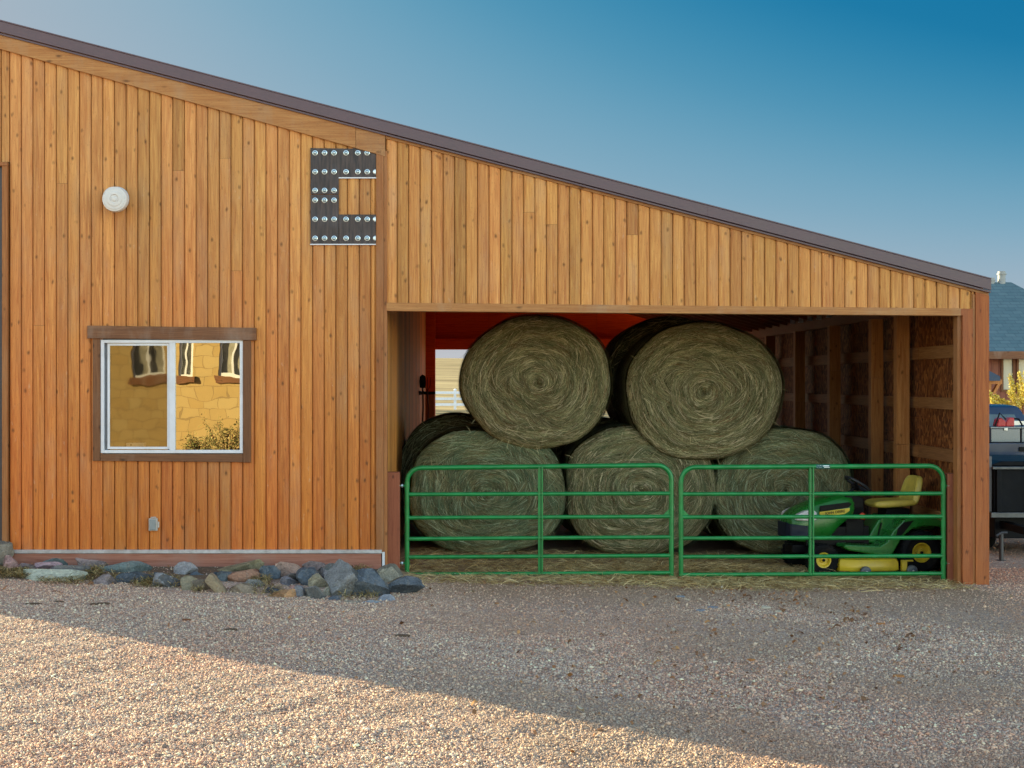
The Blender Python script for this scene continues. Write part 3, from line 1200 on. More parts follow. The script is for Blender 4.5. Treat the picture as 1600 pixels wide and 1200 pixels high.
Y1 = 2.2
bale('greenish round hay bale on the ground beside the wooden partition, behind the long green gate', 761, 770, 122, 97, Y1, green=.85, seed=3, n_exp=2.5)
bale('round hay bale in the middle of the bottom row, behind where the gates meet', 1001, 767, 118, 101, Y1 + .05, green=.42, seed=4, n_exp=2.4)
bale('round hay bale on the ground behind the green and yellow mower', 1226, 769, 110, 99, Y1 + .1, green=.62, seed=5, n_exp=2.35)
bale('tan round hay bale on top of the pile nearest the back opening', 839, 597, 118, 105, Y1 - .12, green=.16, seed=6, n_exp=2.05)
bale('largest round hay bale on top of the pile, close under the roof slope', 1101, 612, 122, 108, Y1 - .1, green=.14, seed=8, n_exp=2.12)
# second row, mostly hidden
Y2 = 3.9
bale('dark hay bale in the second row rising behind the greenish one by the partition', 716, 748, 98, 99, Y2, face=1500, side=2500, green=.7, seed=11)
bale('dark hay bale of the second row seen through the gap beside the middle bottom bale', 952, 752, 98, 96, Y2, face=1200, side=600, green=.5, seed=12)
bale('dark hay bale of the second row low behind the mower bale', 1165, 752, 98, 96, Y2, face=900, side=600, green=.5, seed=13)
bale('dark hay bale peeking out behind the largest top bale', 1050, 594, 99, 100, Y2 - .3, face=1500, side=2500, green=.3, seed=15)

# ------------------------------------------------------------------ gates
random.seed(21)


def gate_green():
    t = NT('green_gate_paint')
    n = t.noise(t.obj(), 9, 5, .6)
    c = t.mix(t.ramp(n, [(.35, 0.0), (.7, 1.0)]), (.003, .155, .032), (.008, .23, .055))
    sc = t.ramp(t.noise(t.obj((6, 30, 30)), 4, 3, .7), [(.70, 0.0), (.74, 1.0)])
    c = t.mix(t.math('MULTIPLY', sc, .6), c, (.25, .42, .30))
    t.set(c, .32, spec=.5)
    return t.mat


M['green'] = gate_green()
GY = .2


def gate(label, pl, pr, ztl, ztr, brace_px, inner_right, sticker=None):
    g = thing('tube_gate', label, 'gate', (X((pl + pr) / 2, GY), GY, Z(905, GY)), group='green tube gates')
    xl, xr = X(pl, GY), X(pr, GY)
    r = .0275
    rows = ztl, ztr

    def zat(row, x):
        t = (x - xl) / (xr - xl)
        return Z(rows[0][row] * (1 - t) + rows[1][row] * t, GY)
    # outer loop: top rail with two rounded corners, two uprights
    cr = .165
    path = []
    zb_l = Z(ztl[5], GY) if inner_right else Z(907, GY)
    zb_r = Z(907, GY) if inner_right else Z(909, GY)
    path.append((xl, GY, zb_l))
    path.append((xl, GY, zat(0, xl) - cr))
    for k in range(1, 7):
        a = k / 6 * PI / 2
        path.append((xl + cr * (1 - math.cos(a)), GY, zat(0, xl) - cr * (1 - math.sin(a))))
    for k in range(0, 7):
        a = k / 6 * PI / 2
        path.append((xr - cr * (1 - math.sin(a)), GY, zat(0, xr) - cr * (1 - math.cos(a))))
    path.append((xr, GY, zb_r))
    mb = MB()
    mb.tube(path, r, 12)
    mb.build('frame', M['green'], g, smooth=True)
    for row in range(1, 6):
        mb = MB()
        nseg = 8
        mb.tube([(xl + (xr - xl) * k / nseg, GY, zat(row, xl + (xr - xl) * k / nseg)) for k in range(nseg + 1)], .0235, 10, caps=False)
        mb.build('rail', M['green'], g, smooth=True)
    # upright brace: two flat bars side by side
    mb = MB()
    bx = X(brace_px, GY)
    for dx in (-.028, .010):
        mb.box(bx + dx, bx + dx + .018, GY - .030, GY + .026, zat(5, bx), zat(0, bx) - .005)
    mb.box(bx - .01, bx + .01, GY - .012, GY + .02, zat(5, bx), zat(0, bx) - .005)
    mb.build('brace', M['green'], g, bevel=.003)
    # gusset beside the meeting uprights
    mb = MB()
    xe = xr if inner_right else xl
    sg = -1 if inner_right else 1
    zc = zat(2, xe)
    mb.prism([(xe + sg * .02, zc), (xe + sg * .10, zc + .015), (xe + sg * .02, zc + .095)], 'y', GY - .006, GY + .006)
    mb.build('gusset', M['green'], g)
    # hinge straps
    xh = xl if inner_right else xr
    sg = -1 if inner_right else 1
    for zz in (Z(759, GY), Z(880, GY)):
        mb = MB()
        mb.tube([(xh, GY, zz - .04), (xh, GY, zz + .04)], .030, 12)
        mb.tube([(xh + sg * .02, GY, zz), (xh + sg * .075, GY, zz)], .012, 8)
        hg = mb.build('hinge', M['green'], g, smooth=True)
        mb = MB()
        mb.lathe([(.021, 0), (.021, .018), (.010, .019), (.010, .045)], (xh + sg * .046, GY, zz), (sg, 0, 0), 8)
        mb.build('hinge_bolt', M['bolt'], hg, smooth=True)
    if sticker:
        mb = MB()
        xa, xb = X(sticker[0], GY), X(sticker[1], GY)
        zc = zat(0, (xa + xb) / 2)
        n = 6
        V = []
        rr = r + .0012
        for x in (xa, xb):
            for k in range(n + 1):
                a = rad(-55 + 110 * k / n)
                V.append((x, GY - rr * math.cos(a), zc + rr * math.sin(a)))
        mb.add(V, [(k, k + 1, n + 2 + k, n + 1 + k) for k in range(n)], mat=0)
        rr += .0012
        # pale slanted marks of the maker's sticker

        def mark(u0, u1, v0, v1, sl):
            for a_, b_ in ((v0, v1),):
                p = []
                for (u, v) in ((u0, a_), (u1, a_), (u1 + sl, b_), (u0 + sl, b_)):
                    an = rad(v * 50)
                    p.append((xa + (xb - xa) * u, GY - rr * math.cos(an), zc + rr * math.sin(an)))
                mb.add(p, [(0, 1, 2, 3)], mat=1)
        for u in (.04, .10, .22, .28, .36):
            mark(u, u + .03, -.6, .7, .07)
        mark(.28, .33, -.6, .6, -.02)
        mark(.50, .92, .15, .55, .02)
        mark(.55, .96, -.55, -.2, .02)
        mb.build('sticker', [plain('dark_sticker', (.02, .10, .10), .3), plain('sticker_white', (.8, .85, .82), .4)], g, fix=False)
    return g


gate('green tube gate hung on the post beside the rock pile, before the greenish bale', 636, 1049,
     (731, 772.5, 809, 842, 870.5, 897.5), (727, 771, 807, 839, 868, 895), 844.5, True)
gate('green tube gate with a small sticker on its top rail, in front of the mower', 1064, 1474,
     (730, 772, 808, 841, 870, 898), (728, 771, 807, 840, 868.5, 896), 1267.5, False, sticker=(1274.5, 1296))


# gate posts
def gate_post(label, p0, p1, ptop, y0, y1):
    mb = MB()
    mb.box(X(p0, y0), X(p1, y0), y0, y1, -.5, Z(ptop, y0), (.5, .5, random.random()))
    return tag(mb.build('gate_post', M['post_gate'], bevel=.006), label, 'post', 'short gate posts')


gate_post('short reddish timber gate post standing at the end of the rock pile', 603.5, 624.5, 738, .13, .28)
gate_post('short reddish timber gate post beside the mower and the barn corner', 1480.5, 1502, 740, .18, .33)


# ------------------------------------------------------------------ riding mower
def text_mesh(body, size, name, mat, parent, mtx, extrude=.0008, bold=0.0):
    cu = bpy.data.curves.new('lettering', 'FONT')
    cu.body = body
    cu.size = size
    cu.extrude = extrude
    cu.offset = bold
    cu.align_x = 'CENTER'
    cu.align_y = 'CENTER'
    to = bpy.data.objects.new('lettering_source', cu)
    COL.objects.link(to)
    dg = bpy.context.evaluated_depsgraph_get()
    me = bpy.data.meshes.new_from_object(to.evaluated_get(dg))
    bpy.data.objects.remove(to)
    me.transform(mtx)
    me.materials.clear()
    me.materials.append(mat)
    o = bpy.data.objects.new(name, me)
    COL.objects.link(o)
    o.parent = parent
    return o


M['mgreen'] = plain('mower_green_paint', (.010, .135, .018), .28, 0, .08, 4, dirt=(.12, .11, .06), dirtamt=.18)
M['myellow'] = plain('mower_yellow_paint', (.62, .44, .02), .38, 0, .06, 5, dirt=(.22, .15, .05), dirtamt=.5)
M['mseat'] = plain('yellow_vinyl', (.55, .42, .07), .45, 0, .08, 14, dirt=(.25, .2, .08), dirtamt=.3)
M['rubber'] = plain('tyre_rubber', (.006, .0065, .008), .8, 0, .3, 18, spec=.12, dirt=(.05, .04, .03), dirtamt=.35)
M['lens'] = plain('headlight_lens', (.62, .58, .56), .12, 0, .25, 18)
M['red'] = plain('orange_red_plastic', (.62, .07, .03), .35)
M['grey'] = plain('grey_plastic_wheel', (.085, .095, .11), .5)
M['silver'] = plain('bare_steel', (.5, .5, .5), .35, .8)


def hull(mb, secs, tint=(.5, .5, .5), mat=0):
    """skin a list of closed sections with equal vertex counts, capped"""
    n = len(secs[0])
    V = [p for s in secs for p in s]
    F = []
    for i in range(len(secs) - 1):
        for j in range(n):
            j2 = (j + 1) % n
            F.append((i * n + j, i * n + j2, (i + 1) * n + j2, (i + 1) * n + j))
    F.append(tuple(range(n - 1, -1, -1)))
    F.append(tuple((len(secs) - 1) * n + j for j in range(n)))
    mb.add(V, F, tint, mat)


def build_mower():
    m = thing('riding_mower', 'green riding mower with yellow seat, yellow wheel rims and yellow cutting deck', 'lawn mower',
              (5.37, 1.27, -.075), rad(188.6))

    def B(mb, name, mat, parent=m, **kw):
        return mb.build(name, mat, parent, world=False, **kw)
    # chassis
    mb = MB()
    mb.box(-.30, 1.5, -.13, .13, .24, .34)
    mb.box(.55, 1.35, -.19, .19, .33, .56)
    mb.tube([(1.23, -.36, .19), (1.23, .36, .19)], .03, 8)
    mb.tube([(0, -.3, .254), (0, .3, .254)], .045, 8)
    mb.box(-.1, .18, -.15, .15, .14, .42)
    mb.box(.62, .85, -.2, .2, .36, .80)
    B(mb, 'chassis', M['black'], bevel=.01)
    # hood: lofted along x
    def hx(x):
        return .72 + (x - .72) * .885
    mb = MB()
    secs = []
    for (x, zb, zt, hw) in ((1.665, .47, .62, .15), (1.64, .40, .70, .20), (1.55, .355, .765, .232), (1.40, .345, .835, .25), (1.18, .345, .895, .262), (1.09, .37, .915, .266), (1.0, .50, .93, .268), (.86, .61, .942, .268), (.72, .655, .93, .262)):
        h = zt - zb
        pr = [(-hw, zb), (hw, zb), (hw * 1.02, zb + h * .45), (hw * .96, zb + h * .75), (hw * .80, zb + h * .93), (hw * .5, zt), (-hw * .5, zt), (-hw * .80, zb + h * .93), (-hw * .96, zb + h * .75), (-hw * 1.02, zb + h * .45)]
        secs.append([(hx(x), a, b) for a, b in pr])
    hull(mb, secs)
    ho = B(mb, 'hood', M['mgreen'], smooth=True)
    sd = ho.modifiers.new('subd', 'SUBSURF')
    sd.levels = sd.render_levels = 1
    # side vents, decals, headlights, grille on both sides
    for sg in (1, -1):
        yy = sg * .272
        mb = MB()
        mb.prism([(hx(a_), b_) for a_, b_ in [(1.27, .736), (.86, .778), (.82, .822), (.86, .842), (1.27, .800)]], 'y', yy - sg * .02, yy)
        B(mb, 'side_vent', M['black'], bevel=.004).location = (0, 0, .016)
        mb = MB()
        mb.prism([(hx(a_), b_) for a_, b_ in [(1.275, .668), (.92, .702), (.855, .738), (.85, .772), (1.275, .730)]], 'y', yy - sg * .02, yy + sg * .002)
        d = B(mb, 'decal', M['myellow'])
        d.location = (0, 0, .016)
        # lettering
        ang = math.atan2(.048, .42)
        if sg > 0:
            R_ = Matrix(((-1, 0, 0), (0, 0, 1), (0, 1, 0)))
            mt = Matrix.Translation((hx(1.06), yy + .0035, .7235)) @ Matrix.Rotation(ang, 4, 'Y') @ R_.to_4x4()
        else:
            R_ = Matrix(((1, 0, 0), (0, 0, -1), (0, 1, 0)))
            mt = Matrix.Translation((hx(1.06), yy - .0035, .7235)) @ Matrix.Rotation(ang, 4, 'Y') @ R_.to_4x4()
        text_mesh('JOHN DEERE', .044, 'lettering', M['black'], d, mt, bold=.0008)
        mb = MB()
        lz = [(1.60, .625), (1.36, .615), (1.31, .63), (1.31, .715), (1.36, .752), (1.48, .735), (1.585, .69)]
        mb.prism([(hx(a_), b_) for a_, b_ in lz], 'y', sg * .17, sg * .262)
        B(mb, 'headlight', M['lens'], bevel=.012, smooth=True).location = (0, 0, .022)
    mb = MB()
    hull(mb, [[(hx(1.695), -.12, .44), (hx(1.695), .12, .44), (hx(1.695), .13, .62), (hx(1.695), -.13, .62)],
              [(hx(1.66), -.215, .42), (hx(1.66), .215, .42), (hx(1.66), .215, .60), (hx(1.66), -.215, .60)],
              [(hx(1.40), -.268, .43), (hx(1.40), .268, .43), (hx(1.36), .268, .575), (hx(1.36), -.268, .575)]])
    B(mb, 'grille', plain('dark_blue_black_plastic', (.010, .015, .030), .4, spec=.25), bevel=.012)
    # dash, steering column and wheel
    mb = MB()
    mb.prism([(.72, .60), (.86, .60), (.86, .94), (.80, .965), (.62, .90), (.62, .76)], 'y', -.2, .2)
    B(mb, 'dashboard', M['black'], bevel=.015)
    mb = MB()
    mb.tube([(.76, 0, .92), (.63, 0, 1.03)], .022, 8)
    mb.lathe([(.05, 0), (.06, .02), (.03, .05)], (.66, 0, 1.005), (-.6, 0, .8), 14)
    B(mb, 'steering_column', M['black'], smooth=True)
    mb = MB()
    c = Vector((.61, 0, 1.05))
    ax = Vector((-.55, 0, .83)).normalized()
    a = Vector((0, 1, 0))
    b_ = ax.cross(a)
    ring = [c + (a * math.cos(t) + b_ * math.sin(t)) * .17 for t in np.linspace(0, 2 * PI, 29)]
    mb.tube(ring, .016, 8, caps=False)
    for t in (PI * .5, PI * 1.17, PI * 1.83):
        mb.tube([c - ax * .02, c + (a * math.cos(t) + b_ * math.sin(t)) * .165], .014, 6)
    B(mb, 'steering_wheel', plain('black_grip', (.02, .023, .03), .45), smooth=True)
    mb = MB()
    mb.lathe([(.01, 0), (.038, .008), (.042, .035), (.02, .06)], (.66, .2, .68), (-.25, .9, .2), 12)
    B(mb, 'throttle_knob', M['red'], smooth=True)
    # footboard and rear fenders: profile extruded, arched over the rear wheel
    for sg in (1, -1):
        mb = MB()
        prof = [(.98, .335), (.92, .30), (.66, .255), (.44, .225), (.36, .25), (.31, .34), (.24, .45), (.12, .54), (-.02, .575), (-.22, .565), (-.34, .53), (-.36, .60), (-.18, .665), (.04, .685), (.22, .655), (.36, .52), (.43, .40), (.52, .345), (.70, .355), (.96, .37)]
        mb.prism(prof, 'y', sg * .17, sg * .435)
        B(mb, 'fender', M['mgreen'], bevel=.016)
        mb = MB()
        mb.prism([(.30, .555), (.225, .625), (.10, .645), (.28, .44), (.335, .43)], 'y', sg * .425, sg * .441)
        B(mb, 'fender_vent', M['black'], bevel=.003)
    mb = MB()
    mb.box(-.30, .40, -.19, .19, .5, .66)
    mb.prism([(.40, .34), (.60, .36), (.42, .64), (.30, .66)], 'y', -.18, .18)
    B(mb, 'rear_body', M['mgreen'], bevel=.02)
    mb = MB()
    mb.box(.0, .3, -.12, .12, .66, .76)
    mb.tube([(.46, .19, .36), (.40, .20, .60)], .009, 6)
    B(mb, 'seat_bracket', M['black'])
    # seat: cushion and backrest with side bolsters
    mb = MB()
    secs = []
    for (x, zb, zt, hw) in ((.47, .79, .815, .15), (.44, .765, .85, .20), (.30, .765, .862, .225), (.10, .775, .862, .23), (-.04, .79, .868, .225), (-.08, .80, .86, .20)):
        secs.append([(x, -hw, zb + .02), (x, -hw * .7, zb), (x, hw * .7, zb), (x, hw, zb + .02), (x, hw * 1.0, zt - .01), (x, hw * .78, zt + .012), (x, hw * .6, zt - .006), (x, 0, zt - .012), (x, -hw * .6, zt - .006), (x, -hw * .78, zt + .012), (x, -hw, zt - .01)])
    hull(mb, secs)
    s1 = B(mb, 'seat_cushion', M['mseat'], smooth=True)
    mb = MB()
    secs = []
    for (z, xo, hw, th) in ((.80, -.03, .20, .07), (.84, -.05, .225, .085), (.95, -.08, .225, .09), (1.08, -.115, .205, .085), (1.135, -.13, .165, .07), (1.155, -.138, .12, .04)):
        secs.append([(xo - th / 2, -hw, z), (xo - th / 2, hw, z), (xo, hw * 1.04, z), (xo + th / 2, hw * .92, z), (xo + th / 2 + .012, hw * .76, z), (xo + th / 2 - .012, hw * .6, z), (xo + th / 2 - .018, 0, z), (xo + th / 2 - .012, -hw * .6, z), (xo + th / 2 + .012, -hw * .76, z), (xo + th / 2, -hw * .92, z), (xo, -hw * 1.04, z)])
    hull(mb, secs)
    s2 = B(mb, 'seat_back', M['mseat'], smooth=True)
    for s in (s1, s2):
        q = s.modifiers.new('subd', 'SUBSURF')
        q.levels = q.render_levels = 2
    # wheels

    def wheel(name, x, ysg, yc, R_, w, rr):
        c = (x, yc, R_)
        mb = MB()
        h = w / 2
        mb.lathe([(.002, -h * .3), (rr, -h * .3), (rr, -h * .8), (R_ * .80, -h), (R_ * .95, -h * .82), (R_, -h * .45), (R_, h * .45), (R_ * .95, h * .82), (R_ * .80, h), (rr, h * .8), (rr, h * .3), (.002, h * .3)], c, (0, 1, 0), 36)
        nl = 22
        for k in range(nl):
            a0 = 2 * PI * k / nl
            for sgn in (-1, 1):
                y0_, y1_ = (0.0, sgn * h * .75)
                a1 = a0 + .10
                p = []
                for (yy, aa) in ((y0_, a0), (y1_, a1)):
                    for da in (0, .13):
                        for rq in (R_ - .006, R_ + .008):
                            p.append((x + rq * math.cos(aa + da), yc + yy, R_ + rq * math.sin(aa + da)))
                mb.add(p, [(0, 1, 3, 2), (4, 6, 7, 5), (1, 5, 7, 3), (0, 2, 6, 4), (0, 4, 5, 1), (2, 3, 7, 6)])
        wo = B(mb, name, M['rubber'], smooth=True)
        mb = MB()
        mb.lathe([(.002, h * .25), (rr + .004, h * .25), (rr + .004, h * .86), (rr - .010, h * .84), (rr - .016, h * .62), (rr * .72, h * .42), (rr * .42, h * .40), (rr * .38, h * .60), (rr * .18, h * .62), (rr * .16, h * .8), (.004, h * .82)], c, (0, ysg, 0), 28)
        B(mb, 'rim', M['myellow'], wo, smooth=True)
        mb = MB()
        mb.lathe([(.018, h * .8), (.018, h * .95), (.004, h * .98)], c, (0, ysg, 0), 10)
        B(mb, 'hub_cap', M['black'], wo, smooth=True)
    for sg in (1, -1):
        wheel('rear_wheel', 0.0, sg, sg * .345, .258, .22, .115)
        wheel('front_wheel', 1.23, sg, sg * .37, .19, .15, .088)
    # cutting deck
    mb = MB()
    out = [(1.06, .30), (1.04, .46), (.92, .53), (.70, .54), (.48, .535), (.33, .50), (.28, .40), (.28, -.40), (.33, -.50), (.70, -.54), (.92, -.53), (1.04, -.46), (1.06, -.30)]
    secs = []
    for (z, k) in ((.062, 1.0), (.075, 1.012), (.16, 1.0), (.195, .955), (.205, .85)):
        secs.append([((x - .67) * k + .67, y * k, z) for x, y in out])
    hull(mb, secs)
    B(mb, 'cutting_deck', M['myellow'], smooth=True)
    for (x, y) in ((.78, .565), (.19, .545), (.78, -.565), (.19, -.545)):
        mb = MB()
        mb.lathe([(.02, -.03), (.055, -.025), (.064, -.015), (.064, .015), (.055, .025), (.02, .03)], (x, y + math.copysign(.03, y), .066), (0, 1, 0), 22)
        dw = B(mb, 'deck_wheel', M['grey'], smooth=True)
        mb = MB()
        mb.lathe([(.014, .0), (.012, .04), (.003, .042)], (x, y + math.copysign(.03, y), .066), (0, math.copysign(1, y), 0), 8)
        B(mb, 'wheel_bolt', M['silver'], dw, smooth=True)
    mb = MB()
    mb.box(.24, .30, .50, .555, .06, .18)
    mb.box(.15, .30, .50, .53, .165, .185)
    B(mb, 'wheel_arm', M['myellow'], bevel=.004)
    mb = MB()
    mb.tube([(.45, .2, .20), (.45, .2, .34)], .04, 10)
    mb.tube([(.95, .3, .24), (.75, .38, .24)], .008, 6)
    mb.box(.42, .95, -.3, .3, .205, .235)
    B(mb, 'deck_linkage', M['black'])


build_mower()


# ------------------------------------------------------------------ rocks by the wall
def rock(label, x0, x1, y0, y1, col, kind='round', seed=0, tilt=0.0):
    random.seed(seed * 13 + 5)
    # pixel box -> distance along a bank that climbs towards the wall
    d_y = np.interp(y1, [885, 896, 905, 920, 941, 952], [-.22, -.36, -.60, -1.0, -1.75, -2.1])
    cxp = (x0 + x1) / 2
    s = (16 + d_y) / FPX
    w, h = (x1 - x0) * s * 1.22, (y1 - y0) * s * 1.13
    dp = max(.12, min(w, h * 1.6) * .8)
    cx, cz = X(cxp, d_y), Z(y1, d_y)
    bm = bmesh.new()
    bmesh.ops.create_icosphere(bm, subdivisions=4, radius=1.0)
    off = Vector((random.uniform(-50, 50), random.uniform(-50, 50), random.uniform(-50, 50)))
    nplanes = {'round': 7, 'block': 11, 'slab': 9, 'flat': 7}[kind]
    planes = []
    for _ in range(nplanes):
        nrm = Vector((random.gauss(0, 1), random.gauss(0, 1), random.gauss(0, 1))).normalized()
        planes.append((nrm, random.uniform(.36, .72) if kind != 'round' else random.uniform(.5, .82)))
    pw = 2.0 if kind == 'round' else 2.8
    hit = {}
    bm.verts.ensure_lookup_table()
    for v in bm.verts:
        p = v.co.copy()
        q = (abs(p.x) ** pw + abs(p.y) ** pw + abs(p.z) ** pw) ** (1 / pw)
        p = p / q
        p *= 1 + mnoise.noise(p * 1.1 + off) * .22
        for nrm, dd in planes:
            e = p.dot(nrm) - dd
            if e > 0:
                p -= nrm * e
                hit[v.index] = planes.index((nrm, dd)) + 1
        p *= 1 + mnoise.fractal(p * 2.6 + off, 1.0, 2.0, 5) * .075
        v.co = p
    if tilt:
        bmesh.ops.rotate(bm, verts=bm.verts, cent=(0, 0, 0), matrix=Matrix.Rotation(tilt, 3, 'Y'))
    lo = [min(v.co[i] for v in bm.verts) for i in range(3)]
    hi = [max(v.co[i] for v in bm.verts) for i in range(3)]
    for v in bm.verts:
        v.co = Vector(((v.co.x - (lo[0] + hi[0]) / 2) / (hi[0] - lo[0]) * w, (v.co.y - lo[1]) / (hi[1] - lo[1]) * dp, (v.co.z - lo[2]) / (hi[2] - lo[2]) * (h + .02) - .02))
    me = bpy.data.meshes.new('rock')
    bm.to_mesh(me)
    bm.free()
    at = me.attributes.new('tint', 'FLOAT_COLOR', 'FACE')
    a = np.ones((len(me.polygons), 4), np.float32)
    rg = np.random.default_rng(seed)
    facet_shade = rg.uniform(.62, 1.42, 40)  # brightness per fracture facet, painted in to stand for facet light and shade
    jit = np.array([facet_shade[hit.get(p_.vertices[0], 0)] for p_ in me.polygons])[:, None] * rg.normal(1, .06, (len(me.polygons), 1))
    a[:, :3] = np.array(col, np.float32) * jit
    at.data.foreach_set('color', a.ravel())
    me.materials.append(M['rock'])
    me.polygons.foreach_set('use_smooth', [True] * len(me.polygons))
    try:
        me.set_sharp_from_angle(angle=rad(14))
    except Exception:
        pass
    o = bpy.data.objects.new('rock', me)
    o.location = (cx, float(d_y), cz)
    COL.objects.link(o)
    return tag(o, label, 'rock', 'rocks piled along the barn wall')


PINK, MAUVE, BLUE, NAVY, SLATE = (.42, .26, .25), (.25, .20, .215), (.135, .155, .175), (.075, .092, .112), (.16, .165, .18)
PALE, OLIVE, TANR, REDR, ORNG = (.40, .43, .35), (.25, .22, .15), (.33, .26, .17), (.33, .18, .12), (.42, .23, .11)
ROCKS = [
    ('grey beige boulder by the foot of the door frame', -16, 13, 851, 884, (.27, .24, .2), 'round', 0),
    ('square pink granite rock nearest the door frame', 0, 28, 872, 897, PINK, 'block', 0),
    ('low mauve rock just beyond the square pink granite', 27, 49, 883, 902, MAUVE, 'block', 0),
    ('pink and violet rock behind the pale green slab', 54, 90, 881, 898, (.36, .25, .27), 'round', 0),
    ('teal grey rock half hidden behind the pink and violet one', 64, 98, 876, 894, (.13, .17, .17), 'round', 0),
    ('dark grey curved rock resting on the end of the pale slab', 82, 134, 886, 908, (.16, .155, .155), 'round', -.15),
    ('pale green flat slab lying at the gravel edge', 34, 122, 896, 920, PALE, 'flat', .08),
    ('mottled pink grey rock leaning against the skirt board', 117, 159, 876, 893, (.30, .24, .23), 'block', -.2),
    ('blue teal humped rock against the skirt board under the window', 160, 226, 881, 902, (.13, .165, .165), 'round', .1),
    ('small mauve rock in front of the blue teal hump', 156, 182, 889, 902, (.28, .23, .25), 'round', .2),
    ('purple grey rock with a pale foot at the gravel edge', 140, 182, 899, 923, (.25, .22, .24), 'block', 0),
    ('deep blue smooth rock under the window', 181, 237, 898, 921, NAVY, 'round', 0),
    ('blue grey faceted rock amid the dry grass', 238, 286, 899, 926, (.19, .20, .22), 'block', 0),
    ('light grey rounded rock standing up before the skirt board', 270, 303, 883, 906, (.25, .25, .26), 'round', .3),
    ('small navy rock low behind the faceted blue grey one', 226, 262, 896, 908, NAVY, 'block', 0),
    ('navy wedge of rock behind the olive block', 292, 322, 896, 909, NAVY, 'block', 0),
    ('little navy rock behind the tan leaning slab', 327, 346, 896, 908, (.07, .10, .13), 'block', 0),
    ('blue grey chunk between the tan slab and the red brown rock', 338, 358, 897, 918, (.12, .15, .17), 'block', 0),
    ('olive squared block beside the tan leaning slab', 279, 311, 905, 930, OLIVE, 'slab', .25),
    ('brownish low block tucked under the olive one', 299, 327, 910, 930, (.21, .175, .13), 'block', 0),
    ('tan slab leaning diagonally at the gravel edge', 316, 356, 896, 935, TANR, 'slab', .0),
    ('long yellowish stone lying on top of the red brown rock', 343, 403, 878, 899, (.33, .29, .18), 'slab', 0),
    ('red brown rounded rock beneath the long yellowish stone', 350, 408, 894, 919, REDR, 'round', 0),
    ('grey broken stone in front of the red brown rock', 373, 408, 908, 926, (.24, .24, .235), 'block', 0),
    ('brown wedge stone at the gravel edge before the red brown rock', 359, 394, 915, 934, (.24, .19, .14), 'block', 0),
    ('dark blue egg shaped rock between the red brown and the rosy one', 406, 434, 888, 915, (.10, .125, .15), 'round', 0),
    ('rosy rough rock against the skirt board', 432, 467, 883, 909, (.42, .28, .22), 'block', 0),
    ('grey mauve triangular rock before the rosy one', 438, 465, 904, 923, (.20, .20, .23), 'block', 0),
    ('rock with a pink top and a blue base by the skirt board', 474, 515, 880, 897, (.30, .23, .22), 'block', 0),
    ('wide blue rock beneath the pink topped one', 463, 503, 893, 923, (.105, .13, .16), 'block', 0),
    ('olive beige rock in the middle of the heap', 482, 511, 900, 925, (.29, .26, .18), 'block', .2),
    ('grey mauve rock wedged behind the biggest slab', 496, 520, 889, 916, (.21, .20, .21), 'block', 0),
    ('grey teal rock resting high behind the biggest slab', 506, 532, 884, 906, (.19, .21, .20), 'block', 0),
    ('biggest blue grey slab of the heap, upright and faceted', 510, 557, 884, 939, (.185, .195, .205), 'slab', .25),
    ('rough dark blue boulder next to the biggest slab', 554, 604, 896, 938, (.095, .115, .14), 'block', 0),
    ('olive grey rock against the gate post foot', 588, 626, 886, 913, (.25, .235, .19), 'round', 0),
    ('dark flat slate lying alone at the end of the pile', 605, 658, 905, 930, (.10, .12, .145), 'round', .12),
    ('orange brick coloured stone at the gravel edge', 421, 458, 925, 942, ORNG, 'block', 0),
    ('small brownish stone above the orange one', 428, 446, 916, 929, (.30, .22, .16), 'block', 0),
    ('small navy stone beside the orange one', 414, 433, 921, 934, (.08, .10, .13), 'block', 0),
    ('grey wedge stone next to the orange one', 456, 478, 918, 939, SLATE, 'slab', .3),
    ('grey rough flat stone before the olive beige rock', 475, 507, 920, 943, (.19, .195, .19), 'block', 0),
    ('small pale green stone at the foot of the biggest slab', 503, 521, 919, 936, (.33, .33, .26), 'round', 0),
    ('small salmon pink stone in the middle of the heap', 452, 472, 916, 927, (.46, .28, .24), 'round', 0),
    ('thin blue slate chip at the foot of the biggest slab', 512, 531, 933, 945, (.10, .12, .15), 'flat', .3),
    ('long thin pale stone at the gravel edge before the rough boulder', 532, 566, 941, 949, (.27, .25, .2), 'flat', 0),
    ('flat blue shale piece by the gravel before the rough boulder', 566, 594, 939, 949, (.24, .28, .33), 'flat', 0),
    ('flat shale fragment between the dark slate and the gravel', 592, 616, 932, 944, (.25, .27, .31), 'flat', 0),
    ('small dark stone between the rough boulder and the slate', 585, 607, 912, 932, (.13, .13, .13), 'block', 0),
    ('dull grey stone low between the egg shaped and the wide blue rock', 441, 470, 899, 918, (.16, .15, .145), 'block', 0),
]
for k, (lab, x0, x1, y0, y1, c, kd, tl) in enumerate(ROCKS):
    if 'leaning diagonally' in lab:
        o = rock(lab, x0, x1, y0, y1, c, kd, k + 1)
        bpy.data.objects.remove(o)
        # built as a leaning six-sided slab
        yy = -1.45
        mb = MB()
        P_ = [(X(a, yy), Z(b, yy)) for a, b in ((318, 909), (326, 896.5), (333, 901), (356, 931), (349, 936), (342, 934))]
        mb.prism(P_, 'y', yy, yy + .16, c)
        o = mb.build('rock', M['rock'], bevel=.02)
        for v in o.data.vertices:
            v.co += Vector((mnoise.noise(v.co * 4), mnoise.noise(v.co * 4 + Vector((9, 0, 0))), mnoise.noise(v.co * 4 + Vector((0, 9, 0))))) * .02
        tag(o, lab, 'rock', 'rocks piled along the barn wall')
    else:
        rock(lab, x0, x1, y0, y1, c, kd, k + 1, tl)


